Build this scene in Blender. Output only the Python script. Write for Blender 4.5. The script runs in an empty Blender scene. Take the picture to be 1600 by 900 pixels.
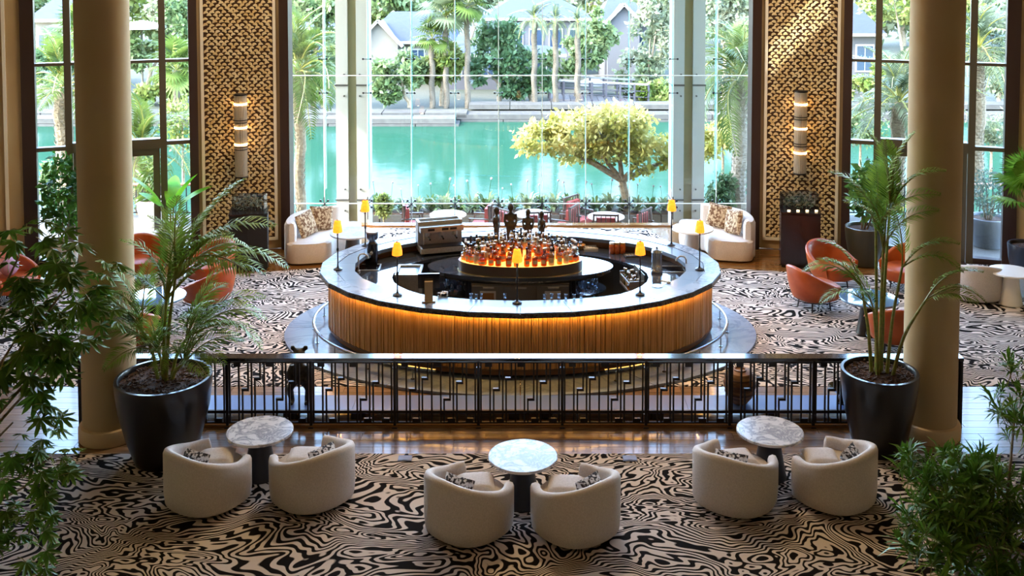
import bpy, math, random
import numpy as np
from mathutils import Vector, Matrix
R = math.radians
rnd = random.Random(7)
scene = bpy.context.scene
COL = scene.collection

# ------------------------------------------------------------------ camera, sky, sun, big lights, exposure
F_PX, CAM_H, PITCH, HORIZON, AXIS = 1640.0, 6.4, R(3.0), -90.0, 813.0
Y_PRINC = HORIZON + F_PX * math.tan(PITCH)
cam = bpy.data.cameras.new('camera'); cam.sensor_width = 36; cam.sensor_fit = 'HORIZONTAL'
cam.lens = F_PX / 1600 * 36
cam.shift_x = (800 - AXIS) / 1600; cam.shift_y = (Y_PRINC - 450) / 1600
cam.clip_start = .05; cam.clip_end = 400
camo = bpy.data.objects.new('camera', cam); COL.objects.link(camo)
camo.location = (0, 0, CAM_H); camo.rotation_euler = (R(90) - PITCH, 0, 0)
scene.camera = camo

W = bpy.data.worlds.new('sky'); scene.world = W; W.use_nodes = True
wn = W.node_tree.nodes; wl = W.node_tree.links
sky = wn.new('ShaderNodeTexSky'); sky.sky_type = 'NISHITA'; sky.sun_disc = False
sky.sun_elevation = R(42); sky.sun_rotation = R(-110); sky.air_density = 1.0; sky.dust_density = 1.2; sky.ozone_density = 1.0
wn['Background'].inputs[1].default_value = 3.4
wl.new(sky.outputs[0], wn['Background'].inputs[0])

sun = bpy.data.lights.new('sun', 'SUN'); sun.energy = 6.5; sun.angle = R(.6); sun.color = (1, .93, .80)
suno = bpy.data.objects.new('sun', sun); COL.objects.link(suno)
SUN_TO = Vector((-.74, -.30, .60)).normalized()
suno.rotation_euler = SUN_TO.to_track_quat('Z', 'Y').to_euler()
suno.location = (-40, -10, 40)

def area(name, loc, size, power, col, sy=None):
    l = bpy.data.lights.new(name, 'AREA'); l.shape = 'RECTANGLE'; l.size = size; l.size_y = sy or size
    l.energy = power; l.color = col
    o = bpy.data.objects.new(name, l); COL.objects.link(o); o.location = loc
    return o
# warm ceiling lighting of the hall (points straight down)
area('ceiling_light', (0, 5.0, 8.8), 9, 34, (1, .55, .28), 5)
area('ceiling_light', (0, 14.5, 8.8), 12, 50, (1, .64, .36), 4)
for sx in (-1, 1): area('wall_washer', (sx*5.7, 19.9, 8.85), 1.6, 85, (1, .76, .48), .5)
area('bar_fill_light', (0, 17.3, 8.85), 1.2, 260, (1, .72, .40), .6)  # added unseen lamp that brightens the bottles and the bar

vs = scene.view_settings
vs.view_transform = 'Standard'; vs.look = 'None'; vs.gamma = 1; vs.use_curve_mapping = False
vs.exposure = .75
scene.cycles.use_denoising = True
scene.cycles.max_bounces = 8; scene.cycles.diffuse_bounces = 4; scene.cycles.glossy_bounces = 3
scene.cycles.transmission_bounces = 6; scene.cycles.transparent_max_bounces = 12
scene.cycles.sample_clamp_indirect = 6
scene.cycles.caustics_reflective = False; scene.cycles.caustics_refractive = False

# ------------------------------------------------------------------ measuring helpers (picture -> place)
_c, _s = math.cos(PITCH), math.sin(PITCH)
def ray(px, py):
    a = (px - AXIS) / F_PX; b = -(py - Y_PRINC) / F_PX
    return Vector((a, _c + b * _s, -_s + b * _c))
def P(px, py, z=0.0):                 # point of the plane at height z
    d = ray(px, py); k = (z - CAM_H) / d.z
    return Vector((d.x * k, d.y * k, z))
def A(px, py, y):                     # point of the upright plane at depth y
    d = ray(px, py); k = y / d.y
    return Vector((d.x * k, y, CAM_H + d.z * k))

# ------------------------------------------------------------------ materials
def lin(c):
    if isinstance(c, str):
        c = [int(c[i:i+2], 16) for i in (0, 2, 4)]
    return tuple((v/255/12.92 if v/255 <= .04045 else ((v/255+.055)/1.055)**2.4) for v in c) + (1,)
MATS = {}
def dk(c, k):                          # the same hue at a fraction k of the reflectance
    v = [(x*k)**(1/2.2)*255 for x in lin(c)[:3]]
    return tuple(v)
def mat(name, col='808080', rough=.5, metal=0, col2=None, scale=5, stretch=(1, 1, 1), bump=0, bscale=None, emit=None, es=0,
        rand=0, spec=.5, coat=0, detail=3, trans=0, lo=.35, hi=.65, coords='Object', alpha=1):
    if name in MATS: return MATS[name]
    m = bpy.data.materials.new(name); m.use_nodes = True; MATS[name] = m
    nt = m.node_tree; N, L = nt.nodes, nt.links
    b = N['Principled BSDF']
    b.inputs['Base Color'].default_value = lin(col); b.inputs['Roughness'].default_value = rough
    b.inputs['Metallic'].default_value = metal; b.inputs['Specular IOR Level'].default_value = spec
    b.inputs['Coat Weight'].default_value = coat; b.inputs['Coat Roughness'].default_value = .05
    out = None
    if col2 or bump:
        tc = N.new('ShaderNodeTexCoord'); mp = N.new('ShaderNodeMapping'); mp.inputs['Scale'].default_value = stretch
        L.new(tc.outputs[coords], mp.inputs[0])
        nz = N.new('ShaderNodeTexNoise'); nz.inputs['Scale'].default_value = scale; nz.inputs['Detail'].default_value = detail
        L.new(mp.outputs[0], nz.inputs['Vector'])
    if col2:
        rp = N.new('ShaderNodeValToRGB'); rp.color_ramp.elements[0].position = lo; rp.color_ramp.elements[1].position = hi
        rp.color_ramp.elements[0].color = lin(col); rp.color_ramp.elements[1].color = lin(col2)
        L.new(nz.outputs['Fac'], rp.inputs[0]); out = rp.outputs[0]
    if rand:
        oi = N.new('ShaderNodeObjectInfo'); mr = N.new('ShaderNodeMapRange')
        mr.inputs[3].default_value = 1 - rand; mr.inputs[4].default_value = 1 + rand
        L.new(oi.outputs['Random'], mr.inputs[0])
        hs = N.new('ShaderNodeHueSaturation'); hs.inputs['Color'].default_value = lin(col)
        L.new(mr.outputs[0], hs.inputs['Value'])
        if out: L.new(out, hs.inputs['Color'])
        out = hs.outputs[0]
    if out: L.new(out, b.inputs['Base Color'])
    if bump:
        n2 = nz
        if bscale:
            n2 = N.new('ShaderNodeTexNoise'); n2.inputs['Scale'].default_value = bscale; n2.inputs['Detail'].default_value = 2
            L.new(mp.outputs[0], n2.inputs['Vector'])
        bp = N.new('ShaderNodeBump'); bp.inputs['Strength'].default_value = bump; bp.inputs['Distance'].default_value = .02
        L.new(n2.outputs['Fac'], bp.inputs['Height']); L.new(bp.outputs[0], b.inputs['Normal'])
    if emit:
        b.inputs['Emission Color'].default_value = lin(emit); b.inputs['Emission Strength'].default_value = es
    if trans:
        tr = N.new('ShaderNodeBsdfTranslucent'); mx = N.new('ShaderNodeMixShader'); mx.inputs[0].default_value = trans
        tr.inputs[0].default_value = lin(col2 or col)
        if out: L.new(out, tr.inputs[0])
        o = N['Material Output']
        L.new(b.outputs[0], mx.inputs[1]); L.new(tr.outputs[0], mx.inputs[2]); L.new(mx.outputs[0], o.inputs[0])
    if alpha < 1:
        b.inputs['Alpha'].default_value = alpha
    return m
def glass(name, tint='ffffff', refl=.05, rough=.0):
    if name in MATS: return MATS[name]
    m = bpy.data.materials.new(name); m.use_nodes = True; MATS[name] = m
    N, L = m.node_tree.nodes, m.node_tree.links
    N.remove(N['Principled BSDF'])
    t = N.new('ShaderNodeBsdfTransparent'); t.inputs[0].default_value = lin(tint)
    g = N.new('ShaderNodeBsdfGlossy'); g.inputs['Roughness'].default_value = rough
    lw = N.new('ShaderNodeLayerWeight'); lw.inputs[0].default_value = .5
    pw = N.new('ShaderNodeMath'); pw.operation = 'POWER'; pw.inputs[1].default_value = 5; L.new(lw.outputs['Facing'], pw.inputs[0])
    fr = N.new('ShaderNodeMath'); fr.operation = 'MULTIPLY'; fr.inputs[1].default_value = .7; L.new(pw.outputs[0], fr.inputs[0])
    ad = N.new('ShaderNodeMath'); ad.inputs[1].default_value = refl; L.new(fr.outputs[0], ad.inputs[0])
    ad.operation = 'ADD'; ad.use_clamp = True
    mx = N.new('ShaderNodeMixShader'); L.new(ad.outputs[0], mx.inputs[0])
    L.new(t.outputs[0], mx.inputs[1]); L.new(g.outputs[0], mx.inputs[2]); L.new(mx.outputs[0], N['Material Output'].inputs[0])
    return m
def carpet_material():
    m = bpy.data.materials.new('zebra_carpet'); m.use_nodes = True
    N, L = m.node_tree.nodes, m.node_tree.links; b = N['Principled BSDF']; b.inputs['Roughness'].default_value = .95
    b.inputs['Specular IOR Level'].default_value = .1
    tc = N.new('ShaderNodeTexCoord'); mp = N.new('ShaderNodeMapping'); mp.inputs['Scale'].default_value = (.8, 1.25, 1)
    L.new(tc.outputs['Object'], mp.inputs[0])
    def noise(s, d, dist):
        n = N.new('ShaderNodeTexNoise'); n.inputs['Scale'].default_value = s; n.inputs['Detail'].default_value = d
        n.inputs['Distortion'].default_value = dist; L.new(mp.outputs[0], n.inputs['Vector']); return n.outputs['Fac']
    def mth(op, a, v=None, w=None):
        n = N.new('ShaderNodeMath'); n.operation = op; L.new(a, n.inputs[0])
        if v is not None:
            if isinstance(v, float): n.inputs[1].default_value = v
            else: L.new(v, n.inputs[1])
        return n.outputs[0]
    h = noise(.95, 3.0, .6)
    sp_ = N.new('ShaderNodeSeparateXYZ'); L.new(tc.outputs['Object'], sp_.inputs[0])
    ph = mth('ADD', mth('MULTIPLY', h, 190.0), mth('MULTIPLY', sp_.outputs[1], 60.0))
    sn = mth('SINE', ph)
    w = mth('MULTIPLY', mth('ADD', noise(1.7, 1, 0), -.5), 1.1)
    v = mth('ADD', sn, w)
    rp = N.new('ShaderNodeValToRGB'); e = rp.color_ramp.elements
    e[0].position = .44; e[0].color = lin('14100f'); e[1].position = .56; e[1].color = lin('d6cbc2')
    mr = N.new('ShaderNodeMapRange'); mr.inputs[1].default_value = -1.6; mr.inputs[2].default_value = 1.6; L.new(v, mr.inputs[0])
    L.new(mr.outputs[0], rp.inputs[0]); L.new(rp.outputs[0], b.inputs['Base Color'])
    bp = N.new('ShaderNodeBump'); bp.inputs['Strength'].default_value = .25; bp.inputs['Distance'].default_value = .01
    n = N.new('ShaderNodeTexNoise'); n.inputs['Scale'].default_value = 120; L.new(tc.outputs['Object'], n.inputs['Vector'])
    L.new(n.outputs['Fac'], bp.inputs['Height']); L.new(bp.outputs[0], b.inputs['Normal'])
    return m
def marble(name, base, vein, rough=.12, scale=3.0):
    m = bpy.data.materials.new(name); m.use_nodes = True; MATS[name] = m
    N, L = m.node_tree.nodes, m.node_tree.links; b = N['Principled BSDF']; b.inputs['Roughness'].default_value = rough; b.inputs['Specular IOR Level'].default_value = .3
    tc = N.new('ShaderNodeTexCoord'); n = N.new('ShaderNodeTexNoise'); n.inputs['Scale'].default_value = scale
    n.inputs['Detail'].default_value = 7; n.inputs['Roughness'].default_value = .65; n.inputs['Distortion'].default_value = 1.2
    L.new(tc.outputs['Object'], n.inputs['Vector'])
    rp = N.new('ShaderNodeValToRGB'); e = rp.color_ramp.elements
    e[0].position = .3; e[0].color = lin(base); e[1].position = .75; e[1].color = lin(base)
    k = rp.color_ramp.elements.new(.52); k.color = lin(vein)
    k = rp.color_ramp.elements.new(.46); k.color = lin(base)
    k = rp.color_ramp.elements.new(.60); k.color = lin(base)
    L.new(n.outputs['Fac'], rp.inputs[0]); L.new(rp.outputs[0], b.inputs['Base Color'])
    return m

# ------------------------------------------------------------------ mesh builder
ORD = 'first second third fourth fifth sixth seventh eighth ninth tenth eleventh twelfth thirteenth fourteenth fifteenth sixteenth seventeenth eighteenth nineteenth twentieth twenty-first twenty-second twenty-third twenty-fourth twenty-fifth twenty-sixth'.split()
class M:
    def __init__(s): s.v = []; s.f = []; s.m = []; s.sm = []
    def add(s, vs, fs, mi=0, smooth=False):
        o = len(s.v); s.v += [tuple(v) for v in vs]
        for f in fs: s.f.append(tuple(i + o for i in f)); s.m.append(mi); s.sm.append(smooth)
        return s
    def box(s, c, d, rz=0, mi=0, rx=0, ry=0):
        hx, hy, hz = d[0]/2, d[1]/2, d[2]/2
        mt = Matrix.Translation(c) @ Matrix.Rotation(rz, 4, 'Z') @ Matrix.Rotation(ry, 4, 'Y') @ Matrix.Rotation(rx, 4, 'X')
        vs = [mt @ Vector((x, y, z)) for z in (-hz, hz) for x, y in ((-hx, -hy), (hx, -hy), (hx, hy), (-hx, hy))]
        return s.add(vs, [(3,2,1,0), (4,5,6,7), (0,1,5,4), (1,2,6,5), (2,3,7,6), (3,0,4,7)], mi)
    def bx(s, x0, x1, y0, y1, z0, z1, mi=0):
        return s.box(((x0+x1)/2, (y0+y1)/2, (z0+z1)/2), (x1-x0, y1-y0, z1-z0), mi=mi)
    def bar(s, a, b, w, h=None, mi=0):
        a, b = Vector(a), Vector(b); d = b - a; L = d.length
        q = d.to_track_quat('Z', 'Y').to_matrix(); h = h or w
        vs = [a + q @ Vector((x*w/2, y*h/2, z*L)) for z in (0, 1) for x, y in ((-1,-1), (1,-1), (1,1), (-1,1))]
        return s.add(vs, [(3,2,1,0), (4,5,6,7), (0,1,5,4), (1,2,6,5), (2,3,7,6), (3,0,4,7)], mi)
    def lathe(s, prof, n=24, c=(0,0,0), mi=0, sx=1, sy=1, a0=0, a1=2*math.pi, caps=True):
        full = abs(a1 - a0 - 2*math.pi) < 1e-6
        k = n if full else n + 1; vs = []; fs = []
        for r, z in prof:
            for i in range(k):
                t = a0 + (a1 - a0) * i / n
                vs.append((c[0] + r*sx*math.cos(t), c[1] + r*sy*math.sin(t), c[2] + z))
        for j in range(len(prof) - 1):
            for i in range(n):
                i2 = (i + 1) % k
                fs.append((j*k + i, j*k + i2, (j+1)*k + i2, (j+1)*k + i))
        if caps and full:
            if prof[0][0] > 1e-4: fs.append(tuple(range(k - 1, -1, -1)))
            if prof[-1][0] > 1e-4: fs.append(tuple((len(prof)-1)*k + i for i in range(k)))
        return s.add(vs, fs, mi, True)
    def tube(s, pts, r, n=8, mi=0, closed=False, cap=True):
        pts = [Vector(p) for p in pts]; k = len(pts)
        rr = r if isinstance(r, (list, tuple)) else [r] * k
        vs = []; fs = []; up = Vector((0, 0, 1)); u = None
        for i, p in enumerate(pts):
            if closed: d = pts[(i+1) % k] - pts[i-1]
            else: d = pts[min(i+1, k-1)] - pts[max(i-1, 0)]
            if d.length < 1e-9: d = Vector((0, 0, 1))
            d.normalize()
            if u is None: u = d.cross(up if abs(d.z) < .95 else Vector((1, 0, 0)))
            u = (u - d * u.dot(d)); u.normalize(); w = d.cross(u)
            for j in range(n):
                t = 2*math.pi*j/n; vs.append(p + (u*math.cos(t) + w*math.sin(t)) * rr[i])
        for i in range(k if closed else k - 1):
            for j in range(n):
                a, b = i*n, ((i+1) % k)*n
                fs.append((a+j, a+(j+1) % n, b+(j+1) % n, b+j))
        if cap and not closed:
            fs.append(tuple(range(n-1, -1, -1))); fs.append(tuple((k-1)*n + j for j in range(n)))
        return s.add(vs, fs, mi, True)
    def ball(s, c, r, n=10, mi=0):
        r = r if isinstance(r, (list, tuple)) else (r, r, r)
        prof = [(max(1e-5, math.sin(math.pi*j/(n//2+1))), -math.cos(math.pi*j/(n//2+1))) for j in range(n//2 + 2)]
        o = len(s.v); s.lathe(prof, n, (0,0,0), mi, caps=False)
        for i in range(o, len(s.v)):
            v = s.v[i]; s.v[i] = (c[0]+v[0]*r[0], c[1]+v[1]*r[1], c[2]+v[2]*r[2])
        return s
    def prism(s, out, z0, z1, mi=0, smooth=False, bevel=0):
        n = len(out); cx = sum(p[0] for p in out)/n; cy = sum(p[1] for p in out)/n
        lev = [(z0, 1)] + ([(z1 - bevel, 1), (z1 - bevel*.3, 1 - bevel*.35), (z1, 1 - bevel*1.1)] if bevel else [(z1, 1)])
        vs = [(cx + (p[0]-cx)*k, cy + (p[1]-cy)*k, z) for z, k in lev for p in out]
        fs = [(j*n+i, j*n+(i+1) % n, (j+1)*n+(i+1) % n, (j+1)*n+i) for j in range(len(lev)-1) for i in range(n)]
        s.add(vs, fs, mi, smooth)
        o = len(s.v) - len(vs); q = (len(lev)-1)*n
        s.f.append(tuple(o + i for i in range(n-1, -1, -1))); s.m.append(mi); s.sm.append(False)
        s.f.append(tuple(o + q + i for i in range(n))); s.m.append(mi); s.sm.append(False)
        return s
    def ring(s, ai, bi, ao, bo, z0, z1, t0, t1, n, mi=0, smooth=False):   # slab of an elliptic ring
        vs = []; fs = []
        for i in range(n + 1):
            t = t0 + (t1 - t0) * i / n; c, q = math.cos(t), math.sin(t)
            vs += [(ai*c, bi*q, z0), (ao*c, bo*q, z0), (ao*c, bo*q, z1), (ai*c, bi*q, z1)]
        for i in range(n):
            a, b = 4*i, 4*i + 4
            fs += [(a+1, b+1, b+2, a+2), (a+2, b+2, b+3, a+3), (a, a+3, b+3, b), (a, b, b+1, a+1)]
        e = 4*n
        if abs(t1 - t0) < 2*math.pi - 1e-6: fs += [(0, 1, 2, 3), (e+3, e+2, e+1, e)]
        return s.add(vs, fs, mi, smooth)
    def mesh(s, name, mats, sharp=30):
        me = bpy.data.meshes.new(name); me.from_pydata(s.v, [], s.f)
        for m in (mats if isinstance(mats, (list, tuple)) else [mats]): me.materials.append(m)
        me.polygons.foreach_set('material_index', s.m); me.polygons.foreach_set('use_smooth', s.sm)
        me.update()
        if any(s.sm): me.set_sharp_from_angle(angle=R(sharp))
        return me
    def part(s, name, mats, parent=None, loc=(0,0,0), rz=0, kind=None, label=None):
        return link(name, s.mesh(name, mats), parent, loc, rz, kind, label)
def link(name, me, parent=None, loc=(0,0,0), rz=0, kind=None, label=None, rot=None):
    o = bpy.data.objects.new(name, me); COL.objects.link(o)
    o.parent = parent; o.location = loc; o.rotation_euler = rot or (0, 0, rz)
    if kind: o['kind'] = kind
    if label: o['label'] = label
    return o
def tag(o, label, cat=None, group=None, kind=None):
    o['label'] = label
    if cat: o['category'] = cat
    if group: o['group'] = group
    if kind: o['kind'] = kind
    return o
def root(name, label, cat, loc=(0,0,0), rz=0, group=None, kind=None):
    o = bpy.data.objects.new(name, None); COL.objects.link(o); o.empty_display_size = .1
    o.location = loc; o.rotation_euler = (0, 0, rz)
    return tag(o, label, cat, group, kind)
def dup(src, loc, rz=0, label=None, group=None, scale=None):
    def cp(o, par):
        c = o.copy(); COL.objects.link(c); c.parent = par
        for ch in list(o.children): cp(ch, c)
        return c
    r = cp(src, None); r.location = loc; r.rotation_euler = (0, 0, rz)
    if label: r['label'] = label
    if group: r['group'] = group
    if scale: r.scale = (scale,)*3 if not isinstance(scale, tuple) else scale
    return r
def struct(m, name, mats, label, loc=(0,0,0), rz=0):
    o = m.part(name, mats, None, loc, rz); o['kind'] = 'structure'; o['label'] = label
    return o
def quads(name, V, mats, parent=None, loc=(0,0,0), kind=None, mi=None):      # V: (n,4,3) numpy
    n = len(V); me = bpy.data.meshes.new(name)
    me.vertices.add(n*4); me.vertices.foreach_set('co', V.reshape(-1).astype('f4'))
    me.loops.add(n*4); me.loops.foreach_set('vertex_index', np.arange(n*4, dtype='i4'))
    me.polygons.add(n); me.polygons.foreach_set('loop_start', np.arange(0, n*4, 4, dtype='i4'))
    for m in (mats if isinstance(mats, (list, tuple)) else [mats]): me.materials.append(m)
    if mi is not None: me.polygons.foreach_set('material_index', mi.astype('i4'))
    me.update(calc_edges=True); me.validate()
    return link(name, me, parent, loc, 0, kind)
def leaf_quads(C, rs, size, aspect=.5, up=.3, var=.35):
    n = len(C)
    d = rs.normal(size=(n, 3)); d[:, 2] -= .1; d /= np.linalg.norm(d, axis=1)[:, None]
    nn = rs.normal(size=(n, 3)) * .8; nn[:, 2] += up * 2
    w = np.cross(d, nn); w /= np.linalg.norm(w, axis=1)[:, None] + 1e-9
    L = (size * (1 + var * rs.uniform(-1, 1, n)))[:, None]
    return np.stack([C, C + d*L*.45 + w*L*aspect*.5, C + d*L, C + d*L*.5 - w*L*aspect*.5], 1)

# ------------------------------------------------------------------ shared materials
cream = mat('cream_paint', 'bfa780', .75, col2='b59b72', scale=.6)
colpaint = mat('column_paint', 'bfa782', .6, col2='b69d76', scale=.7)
white_trim = mat('white_trim', 'efe8da', .5)
dark_frame = mat('dark_brown_frame', '3a2824', .4)
grey_frame = mat('grey_window_bar', '5b5546', .45)
panel_back = mat('panel_backing', '4a2e18', .7, col2='3a2312', scale=8)
panel_piece = mat('panel_piece', 'ead9b4', .4, col2='d8bd88', scale=6)
pane = glass('window_pane', 'f7fbfb', .02)
black_metal = mat('black_metal', '14131a', .35, metal=.3)
rail_top = mat('rail_top_lacquer', '191720', .12, coat=.6)
steel = mat('brushed_steel', 'b4b0a8', .38, metal=.55, col2='a39f99', scale=40, stretch=(1, .05, 1))
dark_steel = mat('dark_steel', '5f5c58', .4, metal=.5)
black_gloss = mat('black_gloss', '0c0c10', .12, coat=.4)
black_matte = mat('black_matte', '121214', .55)
blue_black = mat('blue_black_worktop', '59606c', .07, metal=.65, coat=.6)
boucle = mat('white_boucle', 'd6cdc6', .9, col2='c9c0b8', scale=60, bump=.12)
white_stone = mat('white_table_top', 'eeebe6', .25)
amber = mat('amber_leather', 'b0521c', .38, col2='964010', scale=3)
soil = mat('bark_mulch', '2a1a12', .95, col2='5a3d28', scale=40, bump=.8)
pot_black = mat('black_pot', '0f0f15', .3, coat=.25)
wood_floor = mat('oak_floor', '8a7058', .26, col2='6f553e', scale=3, stretch=(.35, 7, 1), rand=.22, coat=.15, detail=5)
floor_base = mat('oak_floor_base', '8a6238', .2, col2='6e4a26', scale=3, stretch=(.35, 7, 1), coat=.3, detail=5)
carpet = carpet_material()

# ------------------------------------------------------------------ the hall: floor, walls, ceiling
WX = 12.0
J = Vector((4.97, 21.73, 0)); B1 = Vector((6.62, 21.40, 0)); B2 = Vector((9.75, 20.38, 0)); B3 = Vector((WX, 19.45, 0))
out = [(-WX, -3), (WX, -3), (WX, B3.y), (B2.x, B2.y), (B1.x, B1.y), (J.x, J.y), (5.4, 23.6), (-5.4, 23.6), (-J.x, J.y), (-B1.x, B1.y), (-B2.x, B2.y), (-WX, B3.y)]
floor = struct(M().prism(out, -.4, -.012), 'floor', floor_base, 'polished brown oak floor of the hall')
# oak boards between the two carpets and beyond the rail ends
yb0, yb1 = P(813, 709).y, P(813, 604).y
rows = 11; bw = (yb1 - yb0) / rows
pm = M().box((0, 0, -.006), (1.6, bw - .006, .012)).mesh('plank', wood_floor)
for r in range(rows):
    x = -8.2 + rnd.uniform(-.8, 0)
    while x < 8.4:
        o = link('plank', pm, floor, (x + .8, yb0 + (r + .5) * bw, 0)); x += 1.606
# carpets
struct(M().prism([(-9, 2.0), (9, 2.0), (9, yb0 - .01), (-9, yb0 - .01)], -.011, .006), 'floor_carpet', carpet, 'black and cream zebra-line carpet under the white tub chairs')
far = [P(1600, 432), P(1400, 432), P(1262, 427), P(1122, 419), P(1035, 372), P(1010, 357), P(610, 357), P(588, 372), P(500, 419), P(350, 430), P(200, 436), P(0, 436)]
struct(M().prism([(-11, yb1 + .01), (11, yb1 + .01), (11, far[0].y)] + [(p.x, min(p.y, 23.3)) for p in far] + [(-11, far[-1].y)], -.011, .006), 'floor_carpet', carpet, 'black and cream zebra-line carpet around the oval bar')
for px in (633, 984):
    p = P(px, 718)
    tag(M().box((0, 0, .0075), (.17, .13, .015)).box((0, 0, .0165), (.15, .11, .003)).box((0, -.045, .019), (.05, .015, .003)).part('floor_socket', mat('socket_metal', '7d8aa6', .5, metal=.3), None, (p.x, p.y, .006)),
        'flat metal floor socket lid in the carpet edge, %s of the middle table' % ('left' if px < 800 else 'right'), 'floor socket', 'floor sockets')

ZT = 9.0
def seg(A0, B0, z0, z1, th=.3):
    d = (B0 - A0); L = d.length; a = math.atan2(d.y, d.x)
    return M().bx(0, L, 0, th, z0, z1), A0, a
def wallseg(name, A0, B0, z0, z1, label, th=.3, mt=cream):
    if B0.x < A0.x: A0, B0 = B0, A0
    m, a, rz = seg(A0, B0, z0, z1, th)
    return struct(m, name, mt, label, (a.x, a.y, 0), rz)
def mir(v, s): return Vector((v.x * s, v.y, v.z))
ZW, ZC = 6.6, 7.6
for s, nm in ((-1, 'left'), (1, 'right')):
    wallseg('wall_panel_' + nm, mir(J, s), mir(B1, s), 0, ZT, 'cream wall with a patterned panel, %s of the tall glass front' % nm)
    wallseg('wall_outer_' + nm, mir(B2, s), mir(B3, s), 0, ZT, 'cream wall at the far %s beyond the tall window' % nm)
    wallseg('wall_over_window_' + nm, mir(B1, s), mir(B2, s), ZW, ZT, 'cream wall above the %s window' % nm)
    struct(M().bx(min(s*WX, s*(WX+.3)), max(s*WX, s*(WX+.3)), -3, B3.y + .2, 0, ZT), 'wall_' + nm, cream, 'plain cream side wall at the %s' % nm)
struct(M().bx(-5.2, 5.2, 21.73, 22.0, ZC, ZT), 'wall_over_glass', cream, 'cream wall above the glass front')
struct(M().bx(-WX, WX, -3.3, -3, 0, ZT), 'wall_rear', cream, 'plain cream wall behind the gallery')
mat('ceiling_white', 'b8a98f', .8)
# added unseen roof opening, shaped so that a sunbeam falls on the right panel
hole = []
for px, py in ((1190, 62), (1322, -12), (1322, 58), (1190, 114)):
    w_ = A(px, py, 21.58); k_ = (ZT - w_.z) / SUN_TO.z; hole.append((w_.x + SUN_TO.x*k_, w_.y + SUN_TO.y*k_))
cx_, cy_ = sum(h[0] for h in hole)/4, sum(h[1] for h in hole)/4
hole.sort(key=lambda h: math.atan2(h[1] - cy_, h[0] - cx_))
rect = sorted([(-WX - .3, -3.3), (WX + .3, -3.3), (WX + .3, 22.2), (-WX - .3, 22.2)], key=lambda h: math.atan2(h[1] - cy_, h[0] - cx_))
kb = min(range(4), key=lambda k: sum(math.dist(rect[i], hole[(i + k) % 4]) for i in range(4))); hole = hole[kb:] + hole[:kb]
cl = M()
for i in range(4):
    j = (i + 1) % 4; cl.prism([rect[i], rect[j], hole[j], hole[i]], ZT, ZT + .06)
struct(cl, 'ceiling', MATS['ceiling_white'], 'plain pale ceiling of the hall with an added opening for a sunbeam')
struct(M().prism(hole, ZT + .02, ZT + .03), 'window_4', pane, 'added slanting roof pane, shaped for the sunbeam on the right panel')
struct(M().bx(-5.6, 5.6, 21.9, 24.2, ZC, ZC + .2), 'ceiling_bay', MATS['ceiling_white'], 'pale soffit above the glass bay')

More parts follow.
